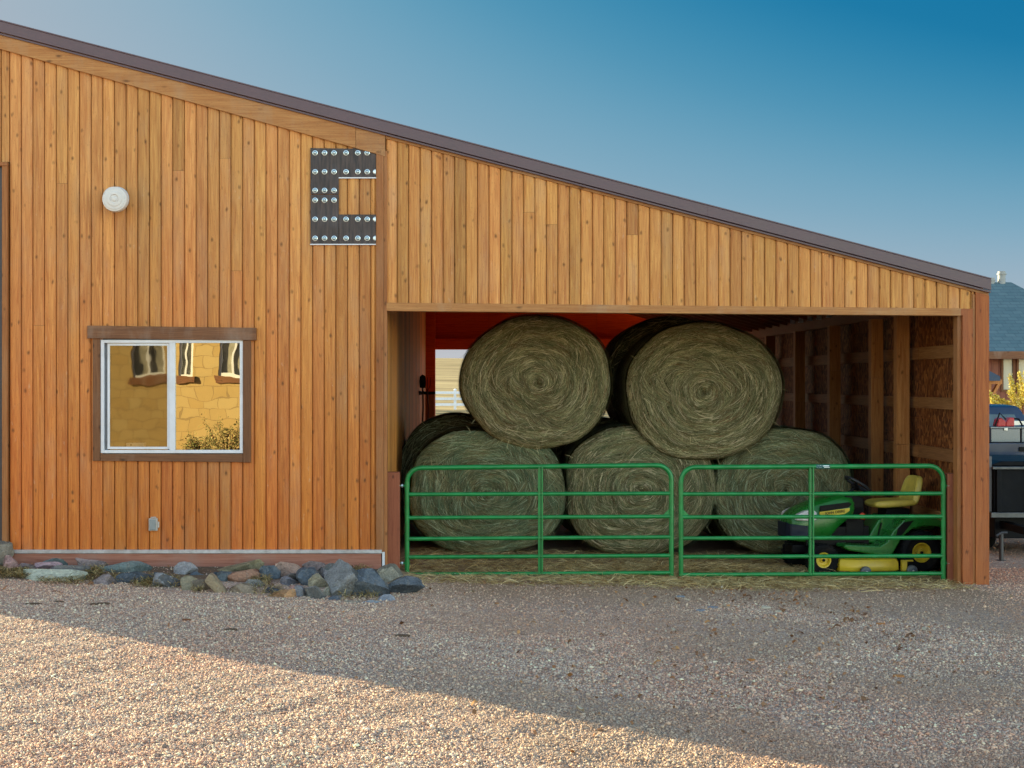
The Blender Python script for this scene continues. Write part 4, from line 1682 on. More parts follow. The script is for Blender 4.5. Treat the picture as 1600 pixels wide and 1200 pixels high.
# ------------------------------------------------------------------ loose gravel, straw, grass, leaves
def stones_mesh(name, pts, sizes, cols, mat, squash=.62):
    """one mesh of many small angular stones (numpy)"""
    n = len(pts)
    base = np.array([(1, 0, 0), (0, 1, 0), (-1, 0, 0), (0, -1, 0), (0, 0, 1), (.1, .1, -1)], float)
    faces = np.array([(0, 1, 4), (1, 2, 4), (2, 3, 4), (3, 0, 4), (1, 0, 5), (2, 1, 5), (3, 2, 5), (0, 3, 5)])
    V = np.repeat(base[None], n, 0) * RNG.uniform(.6, 1.25, (n, 6, 1)) + RNG.normal(0, .16, (n, 6, 3))
    V *= sizes[:, None, None] * np.stack([RNG.uniform(.8, 1.25, n), RNG.uniform(.8, 1.25, n), RNG.uniform(.45, .9, n)], -1)[:, None, :]
    a = RNG.uniform(0, 2 * PI, n)
    ca, sa = np.cos(a), np.sin(a)
    b = RNG.normal(0, .5, n)
    cb, sb = np.cos(b), np.sin(b)
    x, y, z = V[..., 0], V[..., 1], V[..., 2]
    y, z = y * cb[:, None] - z * sb[:, None], y * sb[:, None] + z * cb[:, None]
    x, y = x * ca[:, None] - y * sa[:, None], x * sa[:, None] + y * ca[:, None]
    V = np.stack([x, y, z], -1) + pts[:, None, :]
    F = (faces[None] + (np.arange(n) * 6)[:, None, None]).reshape(-1, 3)
    me = bpy.data.meshes.new(name)
    me.vertices.add(n * 6)
    me.vertices.foreach_set('co', V.astype(np.float32).ravel())
    nf = len(F)
    me.loops.add(nf * 3)
    me.loops.foreach_set('vertex_index', F.astype(np.int32).ravel())
    me.polygons.add(nf)
    me.polygons.foreach_set('loop_start', np.arange(0, nf * 3, 3, dtype=np.int32))
    me.update(calc_edges=True)
    at = me.attributes.new('tint', 'FLOAT_COLOR', 'FACE')
    c = np.ones((n, 8, 4), np.float32)
    c[..., :3] = cols[:, None, :]
    at.data.foreach_set('color', c.ravel())
    me.materials.append(mat)
    o = bpy.data.objects.new(name, me)
    COL.objects.link(o)
    return o


def noise2(x, y, s, ox=0.0):
    return np.array([mnoise.noise(Vector((a * s + ox, b * s, 3.3))) for a, b in zip(x, y)])


PAL = np.array([(.47, .38, .34), (.40, .30, .28), (.33, .24, .22), (.52, .46, .41), (.30, .27, .29), (.42, .40, .41), (.24, .165, .15), (.60, .55, .49), (.44, .31, .26), (.20, .18, .185)])


def gravel():
    N = 560000
    d = 7.6 + (17.6 - 7.6) * RNG.random(N) ** 1.15
    px = RNG.uniform(-30, 1630, N)
    x = (px - 730) * d / FPX
    x = x + np.where(RNG.random(N) < .22, RNG.uniform(-2.6, 2.6, N), 0)
    y = d - 16
    # extra patch at the side of the barn, towards the parked truck
    N2 = 14000
    y2 = RNG.uniform(.4, 9, N2)
    x2 = RNG.uniform(5.95, 10.5, N2)
    x, y = np.concatenate([x, x2]), np.concatenate([y, y2])
    n = noise2(x, y, .8)
    keep = np.ones(len(x), bool)
    # none under the wall; sparse where the ground is trodden or strewn with straw before the shed
    keep &= ~((y > -.05) & (x < 5.95))
    dirtf = sstep(-3.4, -.5, y + .5 * np.sin(x * 1.7)) * sstep(-1.5, .3, x) * (1 - sstep(5.5, 6.2, x))
    keep &= RNG.random(len(x)) > dirtf * .78
    keep &= RNG.random(len(x)) > sstep(.1, .5, n) * .45
    keep &= ~((x < -.75) & (y > -.95) & (RNG.random(len(x)) < .93))
    keep &= ~((x < -.9) & (x > -3.2) & (y > -1.65) & (RNG.random(len(x)) < .7))
    x, y, n, dirtf = x[keep], y[keep], n[keep], dirtf[keep]
    k = len(x)
    size = np.clip(RNG.lognormal(math.log(.0060), .40, k), .003, .022)
    z = zg(x, y) + size * RNG.uniform(.0, .5, k)
    ci = RNG.integers(0, len(PAL), k)
    c = PAL[ci] * RNG.uniform(.8, 1.25, (k, 1)) * np.array([1.45, 1.25, 1.01])
    brown = (sstep(-.05, .3, noise2(x, y, .6, 90)) * sstep(-1.5, 1.0, x) * .55)[:, None]
    c = c * (1 - brown) + np.array([.40, .29, .205]) * RNG.uniform(.7, 1.2, (k, 1)) * brown
    m2 = noise2(x, y, .45, 40)
    pinkm = sstep(-.1, .35, m2)[:, None]
    c = c * (1 - pinkm * .5) + c * np.array([1.08, .9, .84]) * pinkm * .5
    redm = (sstep(4.5, 6.5, x) * .7)[:, None]
    c = c * (1 - redm) + c * np.array([1.0, .78, .70]) * redm
    c = c * (1 - dirtf[:, None] * .35) + np.array([.42, .30, .20]) * dirtf[:, None] * .35
    o = stones_mesh('gravel', np.stack([x, y, z], -1), size, np.clip(c, .02, .85), M['pebble'])
    tag(o, 'loose pinkish grey gravel covering the yard', 'gravel', kind='stuff')


gravel()


def ribbons(name, P, L_, W_, ang, pitch, cols, mat, curl=.3):
    """many small two-quad blades lying or standing (numpy); returns object"""
    n = len(P)
    d = np.stack([np.cos(ang) * np.cos(pitch), np.sin(ang) * np.cos(pitch), np.sin(pitch)], -1)
    side = np.stack([-np.sin(ang), np.cos(ang), RNG.normal(0, .4, n)], -1)
    side /= np.linalg.norm(side, axis=1)[:, None]
    mid = P + d * (L_ * .5)[:, None] + np.stack([np.zeros(n), np.zeros(n), L_ * curl * .3], -1)
    bend = side * (RNG.normal(0, .12, n) * L_)[:, None]
    end = P + d * L_[:, None] + bend
    w = side * W_[:, None]
    V = np.stack([P - w, P + w, mid + w, mid - w, end + w * .35, end - w * .35], 1)
    F = np.array([(0, 1, 2, 3), (3, 2, 4, 5)])
    F = (F[None] + (np.arange(n) * 6)[:, None, None]).reshape(-1, 4)
    me = bpy.data.meshes.new(name)
    me.vertices.add(n * 6)
    me.vertices.foreach_set('co', V.astype(np.float32).ravel())
    nf = len(F)
    me.loops.add(nf * 4)
    me.loops.foreach_set('vertex_index', F.astype(np.int32).ravel())
    me.polygons.add(nf)
    me.polygons.foreach_set('loop_start', np.arange(0, nf * 4, 4, dtype=np.int32))
    me.update(calc_edges=True)
    at = me.attributes.new('tint', 'FLOAT_COLOR', 'FACE')
    c = np.ones((n, 2, 4), np.float32)
    c[..., :3] = cols[:, None, :]
    at.data.foreach_set('color', c.ravel())
    me.materials.append(mat)
    o = bpy.data.objects.new(name, me)
    COL.objects.link(o)
    return o


def pick(pal, n, lo=.75, hi=1.2):
    pal = np.array(pal)
    return pal[RNG.integers(0, len(pal), n)] * RNG.uniform(lo, hi, (n, 1))


def straw():
    N = 30000
    x = np.concatenate([RNG.normal(2.9, 1.1, int(N * .5)), RNG.uniform(-.7, 5.6, N - int(N * .5))])
    y = np.concatenate([RNG.normal(.45, .5, int(N * .5)), RNG.uniform(-.5, 2.6, N - int(N * .5))])
    k = (x > -.75) & (x < 5.6) & (y > -.75) & (y < 3)
    x, y = x[k], y[k]
    heap = .10 * np.exp(-((x - 2.9) / .9) ** 2 - ((y - .75) / .4) ** 2)
    n = len(x)
    P = np.stack([x, y, zg(x, y) + heap * RNG.random(n) + .006], -1)
    o = ribbons('loose_straw', P, RNG.uniform(.06, .24, n), RNG.uniform(.0018, .004, n), RNG.normal(0, .9, n) + PI * RNG.integers(0, 2, n), RNG.normal(.04, .12, n),
                pick([(.66, .46, .19), (.80, .62, .32), (.48, .32, .13), (.50, .40, .18), (.30, .19, .08)], n), M['litter'])
    tag(o, 'loose tan straw strewn along the foot of the gates', 'straw', kind='stuff')


straw()


def dry_grass():
    clumps = [(-10, 46, 900, 918, 700), (128, 162, 892, 921, 500), (205, 236, 915, 926, 260), (226, 280, 910, 926, 420), (388, 424, 905, 926, 380), (60, 130, 915, 924, 260), (170, 190, 905, 922, 120), (300, 318, 920, 935, 120), (545, 575, 878, 892, 160), (530, 590, 930, 946, 200), (395, 440, 922, 940, 200)]
    Xs, Ys = [], []
    for (a, b, t, u, n) in clumps:
        px = RNG.uniform(a, b, n)
        py = RNG.uniform(t + 4, u, n)
        dy = np.interp(py, [885, 896, 905, 920, 941, 952], [-.22, -.36, -.60, -1.0, -1.75, -2.1])
        Xs.append((px - 730) * (16 + dy) / FPX)
        Ys.append(dy)
    x, y = np.concatenate(Xs), np.concatenate(Ys)
    n = len(x)
    P = np.stack([x, y, zg(x, y) + RNG.uniform(0, .05, n)], -1)
    o = ribbons('dry_grass', P, RNG.uniform(.03, .09, n), RNG.uniform(.002, .004, n), RNG.uniform(0, 2 * PI, n), RNG.uniform(-.15, .6, n),
                pick([(.24, .17, .06), (.36, .26, .11), (.15, .14, .05), (.10, .07, .03), (.44, .34, .16)], n), M['litter'], .6)
    tag(o, 'brown dry grass tufts growing between the rocks', 'grass', kind='stuff')


dry_grass()


def leaf_litter():
    # (px,py) centres with spread, mostly before the gate with the sticker and the barn corner
    spots = [(1150, 925, 90, 10, 150), (1240, 940, 90, 12, 170), (1330, 965, 50, 12, 90), (1420, 1000, 60, 18, 160), (1310, 1015, 20, 8, 26), (1440, 1045, 60, 20, 60), (1000, 960, 320, 60, 420), (1200, 1060, 250, 50, 420), (1250, 960, 230, 60, 500), (900, 1080, 300, 60, 240), (300, 930, 250, 20, 120), (850, 915, 120, 8, 60), (700, 935, 80, 20, 50), (300, 1000, 260, 60, 60)]
    Xs, Ys = [], []
    for (a, b, sx, sy, n) in spots:
        px = RNG.normal(a, sx * .6, n)
        py = np.clip(RNG.normal(b, sy * .7, n), 906, 1190)
        d = FPX * 2.25 / (py - 600)
        Xs.append((px - 730) * d / FPX)
        Ys.append(d - 16)
    x, y = np.concatenate(Xs), np.concatenate(Ys)
    n = len(x)
    P = np.stack([x, y, zg(x, y) + .012], -1)
    sz = RNG.lognormal(math.log(.019), .5, n)
    o = ribbons('leaf_litter', P, sz, sz * RNG.uniform(.15, .4, n), RNG.uniform(0, 2 * PI, n), RNG.uniform(-.1, .5, n),
                pick([(.32, .15, .07), (.42, .22, .11), (.20, .10, .05), (.46, .38, .27), (.46, .24, .10), (.56, .47, .34), (.26, .13, .06), (.22, .12, .07)], n), M['litter'], .9)
    tag(o, 'brown and cream dead leaves and chips scattered over the gravel', 'leaf litter', kind='stuff')


leaf_litter()


def flat_chip(name, label, cat, group, px, py, wpx, hpx, col, seed):
    random.seed(seed)
    d = FPX * 2.2 / (py - 600)
    y = d - 16
    x = X(px, y)
    s = d / FPX
    w = wpx * s
    dep = hpx * s * 2.2
    mb = MB()
    k = 9
    poly = []
    for j in range(k):
        t = 2 * PI * j / k
        poly.append((x + math.cos(t) * w / 2 * random.uniform(.75, 1.1), y + math.sin(t) * dep / 2 * random.uniform(.7, 1.1)))
    z = float(zg(x, y))
    mb.prism(poly, 'z', z - .01, z + .013, col)
    o = mb.build(name, M['litter'], bevel=.006)
    return tag(o, label, cat, group)


CH = 'dark bark chips lying on the gravel'
for k, (a, b, w, h, lab) in enumerate((
        (161, 952.5, 24, 5, 'long dark bark chip on the gravel below the purple grey rock'),
        (146, 953, 15, 5, 'dark bark chip beside the longest one on the gravel near the window'),
        (52, 956, 26, 6, 'dark damp bark chip on the gravel below the pale green slab'),
        (86, 934, 10, 4, 'rust brown bark chip close to the pale green slab'),
        (90, 951, 24, 5, 'dark bark chip on the gravel between the pale slab and the sunlight'),
        (361, 989, 24, 7, 'brown bark chip alone on the gravel below the olive block'),
        (628, 996, 30, 5, 'dark twig shaped chip on the gravel below the dark flat slate'),
        (291, 977, 16, 4, 'reddish bark chip near the edge of the sunlit gravel'))):
    flat_chip('bark_chip', lab, 'bark chip', CH, a, b, w, h, (.11, .075, .05) if k not in (3, 7) else (.17, .075, .04), 300 + k)
for k, (a, b, w, h, lab) in enumerate((
        (1095, 949, 16, 6, 'flat blue grey shale piece on the gravel before the gate meeting'),
        (1114, 946, 18, 6, 'second flat blue grey shale piece beside the gate meeting, slightly farther back'),
        (1063, 928, 16, 5, 'dark flat shale piece just below the meeting of the gates'))):
    flat_chip('shale_piece', lab, 'stone', 'flat shale pieces on the gravel', a, b, w, h, (.20, .23, .27), 330 + k)
for k, (a, b, w, h, lab) in enumerate((
        (1195, 944, 18, 9, 'pale cream wood chip among the dead leaves'),
        (1218, 951, 16, 6, 'pale cream wood chip nearest the dead leaf heap'),
        (1275, 912, 14, 6, 'cream wood chip just before the sticker gate'),
        (1405, 1048, 20, 8, 'orange brown curled leaf alone on the gravel towards the barn corner'),
        (1174, 1027, 16, 6, 'orange leaf alone in the middle of the yard'),
        (1376, 967, 16, 5, 'rust orange leaf heap on the gravel below the mower'))):
    flat_chip('wood_chip' if 'wood' in lab else 'fallen_leaf', lab, 'wood chip' if 'wood' in lab else 'leaf', 'pale chips and leaves on the gravel', a, b, w, h, (.55, .48, .36) if 'cream' in lab else (.42, .18, .06), 350 + k)


# ------------------------------------------------------------------ hand tools at the far end of the partition
def tools():
    y = 11.0
    g = 'garden tools hanging at the far end of the shed'
    xw = PX + .02
    mb = MB()
    za = Z(614, y)
    mb.box(xw, xw + .30, y - .02, y + .02, za - .03, za + .03)
    mb.box(xw, xw + .03, y - .25, y + .25, za - .04, za + .04)
    tag(mb.build('tool_rack', M['black'], bevel=.004), 'black bar rack fixed to the far end of the log partition', 'rack')
    t = thing('shovel', 'black round-nosed shovel hung blade up at the far end of the partition', 'shovel', (xw + .08, y - .05, za), group=g)
    mb = MB()
    cx = X(660.5, y)
    zt, zb = Z(585, y), Z(606, y)
    h = zt - zb
    mb.prism([(cx - .055, zb), (cx - .065, zb + h * .5), (cx - .055, zb + h * .85), (cx, zt), (cx + .055, zb + h * .85), (cx + .065, zb + h * .5), (cx + .055, zb)], 'y', y - .07, y - .06)
    mb.build('blade', M['black'], t, bevel=.004)
    mb = MB()
    mb.tube([(cx, y - .06, zb + .02), (cx + .01, y - .05, zb - .35), (cx - .02, y - .03, .9)], .018, 8)
    mb.build('handle', plain('grey_wood_handle', (.16, .11, .09), .6), t, smooth=True)
    t = thing('garden_fork', 'dark garden fork hung beside the black shovel', 'garden fork', (xw + .2, y - .05, za), group=g)
    mb = MB()
    cx = X(668, y)
    for dx in (-.05, 0, .05):
        mb.tube([(cx + dx * 1.2, y - .06, Z(590, y)), (cx + dx, y - .04, Z(603, y)), (cx, y - .04, Z(611, y))], .006, 6)
    mb.build('tines', M['black'], t, smooth=True)
    mb = MB()
    mb.tube([(cx, y - .04, Z(611, y)), (cx + .02, y - .04, Z(640, y)), (cx - .02, y - .03, .9)], .016, 8)
    mb.build('handle', plain('dark_wood_handle', (.12, .05, .04), .6), t, smooth=True)
    mb = MB()
    mb.tube([(X(652, y), y - .05, Z(652, y)), (X(658, y), y - .03, Z(690, y))], .016, 8)
    o = mb.build('wooden_pole', plain('brown_wood_handle', (.2, .09, .05), .6), smooth=True)
    tag(o, 'short brown wooden pole leaning on the partition below the tool rack', 'pole', g)


tools()


# ------------------------------------------------------------------ beyond the shed: white rail fence
def rail_fence():
    f = thing('rail_fence', 'white three rail fence crossing the dry field behind the shed', 'fence', (0, 77, .4))
    y = 77.0
    zb = float(zg(0, y))
    xs_ = np.arange(-30, 60, 3.4) + .0
    off = X(711, y) - xs_[np.argmin(np.abs(xs_ - X(711, y)))]
    for x in xs_ + off:
        mb = MB()
        mb.box(x - .085, x + .085, y - .085, y + .085, zb - .5, Z(609, y))
        mb.lathe([(.14, 0), (.02, .08)], (x, y, Z(609, y)), (0, 0, 1), 4)
        mb.build('post', M['white'], f)
    for py_ in (613.5, 623, 632):
        mb = MB()
        mb.box(xs_[0], xs_[-1], y - .12, y - .088, Z(py_, y) - .085, Z(py_, y) + .085)
        mb.build('rail', M['white'], f)


rail_fence()


# ------------------------------------------------------------------ neighbour house (beyond the truck)
def neighbour_house():
    D = 29.0      # y of its front wall
    h = thing('house', 'red brown house with a blue grey shingle roof beyond the truck', 'house', (X(1640, D), D, -.2))
    shingle = NT('blue_shingles')
    br = shingle.n('ShaderNodeTexBrick')
    br.inputs['Scale'].default_value = 1.0
    br.inputs['Brick Width'].default_value = .33
    br.inputs['Row Height'].default_value = .145
    br.inputs['Mortar Size'].default_value = .012
    br.inputs['Color1'].default_value = (.058, .115, .14, 1)
    br.inputs['Color2'].default_value = (.10, .165, .185, 1)
    br.inputs['Mortar'].default_value = (.03, .06, .085, 1)
    shingle.l(shingle.obj((1, 0, 1), rot=(0, 0, 0)), br.inputs['Vector'])
    sw = shingle.n('ShaderNodeCombineXYZ')
    tc = shingle.n('ShaderNodeTexCoord')
    sp = shingle.n('ShaderNodeSeparateXYZ')
    shingle.l(tc.outputs['Object'], sp.inputs[0])
    shingle.l(sp.outputs['X'], sw.inputs[0])
    shingle.l(shingle.math('MULTIPLY', sp.outputs['Z'], 1.25), sw.inputs[1])
    shingle.l(sw.outputs[0], br.inputs['Vector'])
    nn = shingle.noise(shingle.obj(), 2.2, 5, .7)
    shingle.set(shingle.mix(shingle.math('MULTIPLY', nn, .8), br.outputs['Color'], (.14, .21, .24)), .85, spec=.2)
    wallm = wood('red_brown_siding', (.30, .115, .07), (.16, .05, .032), 'z', knots=False)
    zr, ze = Z(441, D + 4), Z(550, D - .6)
    xl, xr_ = X(1420, D), X(1580, D + 4)     # ridge ends
    xe = X(1760, D)
    x0 = X(1380, D)
    # walls
    mb = MB()
    for a in np.arange(x0 + .4, xe - .4, .22):
        mb.box(a, a + .212, D, D + 8, -.4, ze + .05, (random.gauss(.5, .15), random.random(), random.random()))
    mb.build('wall', wallm, h)
    # hip roof
    mb = MB()
    yf, yb, ym = D - .7, D + 8.7, D + 4
    V = [(x0 - .3, yf, ze), (xe + .3, yf, ze), (xe + .3, yb, ze), (x0 - .3, yb, ze), (x0 + 1.5, ym, zr), (xr_, ym, zr)]
    V += [(x0 - .3, yf, ze - .03), (xe + .3, yf, ze - .03), (xe + .3, yb, ze - .03), (x0 - .3, yb, ze - .03)]
    mb.add(V, [(0, 1, 5, 4), (1, 2, 5), (2, 3, 4, 5), (3, 0, 4), (9, 8, 7, 6)])
    ro = mb.build('roof', shingle.mat, h)
    mb = MB()
    mb.box(x0 - .3, xe + .3, yf - .03, yf, ze - .22, ze + .02)
    mb.build('fascia', M['brown_x'], ro).location = (0, 0, 0)
    for (px, w, top, nm) in ((1565, .13, 424, 'chimney_pipe'), (1549, .11, 434, 'chimney_pipe')):
        mb = MB()
        x = X(px, D + 4)
        zt = Z(top, D + 4)
        mb.tube([(x, ym, zr - .4), (x, ym, zt)], w, 14)
        mb.tube([(x, ym, zt - .12), (x, ym, zt - .07)], w * 1.25, 14)
        mb.build(nm, plain('grey_pipe', (.26, .28, .28), .5), ro, smooth=True).location = (0, 0, 0)
    # windows with brown frames
    for (a, b) in ((1563.5, 1585), (1587.5, 1609), (1640, 1680)):
        mb = MB()
        box_frame(mb, X(a, D), X(b, D), Z(612, D), Z(557, D), .07, D - .06, D + .02)
        w = mb.build('window', M['brown_z'], h)
        mb = MB()
        mb.add([(X(a, D) + .07, D - .01, Z(612, D) + .07), (X(b, D) - .07, D - .01, Z(612, D) + .07), (X(b, D) - .07, D - .01, Z(557, D) - .07), (X(a, D) + .07, D - .01, Z(557, D) - .07)], [(0, 1, 2, 3)])
        gm = NT('curtained_glass')
        gm.set(gm.mix(gm.noise(gm.obj((6, 6, .6)), 1, 3), (.20, .22, .20), (.55, .55, .46)), .15, spec=.6)
        mb.build('pane', gm.mat, w, fix=False).location = (0, 0, 0)
    # porch roof with timber bracket
    mb = MB()
    pa, pb = X(1490, D - 1.5), X(1562.5, D - 1.5)
    zt, zb = Z(575, D - 1.5), Z(588, D - 1.5)
    V = [(pa, D - 1.5, zb), (pb, D - 1.5, zb), (pb - .1, D - .001, zb + .15), (pb - .75, D - .001, zt + .12), (pa, D - .001, zt + .12)]
    mb.add([(pa, D - 1.5, zb), (pb, D - 1.5, zb), (pb, D - .002, zb), (pb - .7, D - .002, zt + .25), (pa, D - .002, zt + .25), (pb - .7, D - 1.45, zt + .12), (pa, D - 1.45, zt + .12)],
           [(0, 1, 5, 6), (1, 2, 3, 5), (5, 3, 4, 6), (0, 4, 3, 2, 1)])
    mb.box(pa, pb, D - 1.53, D - 1.5, zb - .14, zb)
    mb.build('porch_roof', plain('dark_blue_shingles', (.04, .065, .105), .8), h)
    mb = MB()
    yy = D - 1.3
    mb.box(X(1480, yy), X(1566, yy), yy, yy + .2, Z(600, yy), Z(593, yy))
    mb.prism([(X(1550, yy), Z(617, yy)), (X(1554, yy), Z(617, yy)), (X(1564, yy), Z(600, yy)), (X(1559, yy), Z(600, yy))], 'y', yy, yy + .18)
    mb.box(X(1543, yy), X(1549, yy), yy, yy + .2, -.4, Z(600, yy))
    mb.build('porch_timber', M['stud'], h)


neighbour_house()


# ------------------------------------------------------------------ yellow shrub between house and truck
def yellow_shrub():
    y = 18.0
    random.seed(77)
    s = thing('yellow_shrub', 'shrub with clubbed bright yellow branches behind the blue truck', 'shrub', (X(1590, y), y, -.15))
    paths = []
    basez = -.15
    tips = [(1544, 612, 1560, 640), (1555, 618, 1575, 640), (1548, 625, 1568, 642), (1578, 587, 1585, 628), (1592, 582, 1603, 628), (1602, 580, 1607, 626), (1566, 625, 1590, 642), (1577, 612, 1592, 636), (1590, 600, 1598, 634), (1612, 590, 1612, 640), (1625, 600, 1618, 642), (1640, 612, 1625, 645)]
    mbw = MB()
    V, T = [], []
    lf = MB()
    for (tx, ty, bx_, by_) in tips:
        yy = y + random.uniform(-.5, .5)
        p0 = Vector((X(1592 + (bx_ - 1592) * .3, yy), yy, basez))
        p1 = Vector((X(bx_, yy), yy, Z(by_, yy)))
        p2 = Vector((X(tx, yy), yy, Z(ty, yy)))
        mbw.tube([p0, p0.lerp(p1, .6) + Vector((0, 0, .1)), p1, p2], [.03, .022, .016, .006], 6)
        for k in range(520):
            u = random.random()
            c = p1.lerp(p2, u)
            rr = .075 * (1 - .5 * u)
            q = c + Vector((random.gauss(0, rr * .55), random.gauss(0, rr * .55), random.gauss(0, rr * .5)))
            d = Vector((random.gauss(0, 1), random.gauss(0, 1), random.gauss(.4, 1))).normalized()
            e = d.cross(Vector((random.gauss(0, 1), random.gauss(0, 1), random.gauss(0, 1)))).normalized()
            L_, W_ = random.uniform(.03, .06), random.uniform(.008, .016)
            cc = random.choice([(.62, .48, .06), (.70, .58, .12), (.52, .38, .04), (.48, .46, .10), (.75, .66, .25)])
            lf.add([q, q + d * L_ * .5 + e * W_, q + d * L_, q + d * L_ * .5 - e * W_], [(0, 1, 2, 3)], cc)
    mbw.build('stems', M['brown_z'], s, smooth=True)
    lf.build('leaves', M['litter'], s, fix=False)


yellow_shrub()


# ------------------------------------------------------------------ blue pickup, its load, and the black trailer behind it
def pickup():
    gz = float(zg(9, 8))
    x0, x1 = 7.55, 9.60
    yr = 5.6                       # tailgate
    t = thing('pickup_truck', 'dark blue pickup truck parked beyond the barn corner, seen from its tail', 'pickup truck', ((x0 + x1) / 2, yr + 2.7, gz))
    blue = plain('dark_blue_car_paint', (.012, .035, .085), .22, 0, .1, 3, dirt=(.07, .08, .09), dirtamt=.25)
    zb = Z(692, yr)                # bed rail height
    # bed: two sides, floor, front panel
    mb = MB()
    mb.box(x0, x0 + .16, yr, yr + 2.1, .42, zb)
    mb.box(x1 - .16, x1, yr, yr + 2.1, .42, zb)
    mb.box(x0 + .16, x1 - .16, yr + .08, yr + 2.1, .62, .70)
    mb.box(x0 + .16, x1 - .16, yr + 2.0, yr + 2.1, .70, zb)
    mb.build('cargo_bed', blue, t, bevel=.035)
    mb = MB()
    mb.box(x0 + .17, x1 - .17, yr - .02, yr + .07, .66, zb - .005)
    mb.box(x0 + .35, x1 - .35, yr - .032, yr - .02, .80, zb - .14)
    tg = mb.build('tailgate', blue, t, bevel=.02)
    mb = MB()
    mb.box((x0 + x1) / 2 - .12, (x0 + x1) / 2 + .12, yr - .045, yr - .033, zb - .13, zb - .06)
    mb.build('handle', M['black'], tg).location = (0, 0, 0)
    for sx in (x0 + .02, x1 - .14):
        mb = MB()
        mb.box(sx, sx + .12, yr - .02, yr + .04, .80, zb - .08)
        mb.build('tail_light', plain('red_lens', (.35, .02, .02), .2), t, bevel=.01)
    mb = MB()
    mb.box(x0 + .05, x1 - .05, yr - .18, yr - .03, .46, .62)
    mb.build('bumper', M['silver'], t, bevel=.03)
    # cab: lofted
    yc0, yc1 = yr + 2.16, yr + 4.0
    zt = Z(632, yc0 + .3)
    mb = MB()
    secs = []
    for (z, a, f, w) in ((.45, 0.0, 0.0, 0.0), (zb - .02, 0.0, 0.0, 0.0), (zb + .08, .02, .15, .03), (zt - .12, .16, .75, .17), (zt - .03, .22, .85, .22), (zt, .40, 1.0, .38)):
        secs.append([(x0 + w, yc0 + a, z), (x1 - w, yc0 + a, z), (x1 - w, yc1 - f, z), (x0 + w, yc1 - f, z)])
    hull(mb, secs)
    mb.build('cab', blue, t, bevel=.03, smooth=True)
    glass = plain('dark_car_glass', (.05, .085, .095), .08, 0, .5, 2.5, spec=.9)
    mb = MB()
    hull(mb, [[(x0 + .22, yc0 + .045, zb + .14), (x1 - .22, yc0 + .045, zb + .14), (x1 - .22, yc0 + .1, zb + .14), (x0 + .22, yc0 + .1, zb + .14)],
              [(x0 + .32, yc0 + .125, zt - .16), (x1 - .32, yc0 + .125, zt - .16), (x1 - .32, yc0 + .18, zt - .16), (x0 + .32, yc0 + .18, zt - .16)]])
    mb.build('rear_window', glass, t, bevel=.01)
    for sx, sg in ((x0, -1), (x1, 1)):
        mb = MB()
        mb.prism([(yc0 + .25, zb + .12), (yc1 - .35, zb + .12), (yc1 - .82, zt - .17), (yc0 + .30, zt - .17)], 'x', sx - sg * .10, sx - sg * .03)
        mb.build('side_window', glass, t, bevel=.01)
        mb = MB()
        mb.box(sx + sg * .02 - .02, sx + sg * .22, yc1 - .5, yc1 - .42, zb + .08, zb + .28)
        mb.build('mirror', M['black'], t, bevel=.02)
    mb = MB()
    mb.box(x0 + .04, x1 - .04, yc1 - .05, yc1 + 1.25, .45, zb - .03)
    mb.build('engine_hood', blue, t, bevel=.08)
    for x in (x0 + .12, x1 - .12):
        for y in (yr + .95, yc1 + .45):
            mb = MB()
            mb.lathe([(.2, -.12), (.34, -.13), (.385, -.09), (.385, .09), (.34, .13), (.2, .12)], (x, y, gz + .385), (1, 0, 0), 28)
            w = mb.build('wheel', M['rubber'], t, smooth=True)
            mb = MB()
            mb.lathe([(.2, -.10), (.2, .10)], (x, y, gz + .385), (1, 0, 0), 20)
            mb.build('rim', M['silver'], w, smooth=True).location = (0, 0, 0)
    # load on the bed rails
    yb = yr + 1.35
    dia = plain('diamond_plate_aluminium', (.20, .21, .22), .4, .6, .2, 60)
    g = 'aluminium tool boxes across the truck bed'
    for (a, b, lab) in ((1548.5, 1594, 'bright aluminium tool box under the red chainsaw in the truck bed'), (1596.5, 1636, 'bright aluminium tool box farther along the truck bed, without a chainsaw')):
        tb = thing('tool_box', lab, 'tool box', ((X(a, yb) + X(b, yb)) / 2, yb, zb - .06), group=g)
        mb = MB()
        za, zb_ = Z(691, yb), Z(668, yb)
        mb.box(X(a, yb), X(b, yb), yb, yb + .5, za, zb_ - .02)
        mb.build('body', dia, tb, bevel=.008)
        mb = MB()
        mb.box(X(a, yb) - .012, X(b, yb) + .012, yb - .012, yb + .51, zb_ - .018, zb_ + .012)
        ld = mb.build('lid', dia, tb, bevel=.006)
        mb = MB()
        xm = (X(a, yb) + X(b, yb)) / 2
        mb.box(xm - .03, xm + .03, yb - .02, yb - .013, zb_ - .05, zb_ - .005)
        mb.build('latch', M['silver'], tb, bevel=.003)
    ztop = Z(668, yb) + .013
    c = thing('chainsaw', 'red chainsaw with a black handle lying on the aluminium tool box', 'chainsaw', (X(1572, yb), yb + .2, ztop))
    mb = MB()
    xa = X(1561, yb)
    mb.prism([(xa, ztop), (xa + .15, ztop), (xa + .15, ztop + .08), (xa + .08, ztop + .15), (xa + .03, ztop + .12)], 'y', yb + .1, yb + .3)
    mb.prism([(xa + .16, ztop), (xa + .30, ztop), (xa + .30, ztop + .14), (xa + .22, ztop + .15), (xa + .16, ztop + .07)], 'y', yb + .12, yb + .28)
    mb.build('motor_body', plain('chainsaw_red', (.5, .02, .03), .3), c, bevel=.015)
    mb = MB()
    mb.tube([(xa - .04, yb + .08, ztop), (xa + .04, yb + .08, ztop + .22), (xa + .14, yb + .08, ztop + .12)], .013, 8)
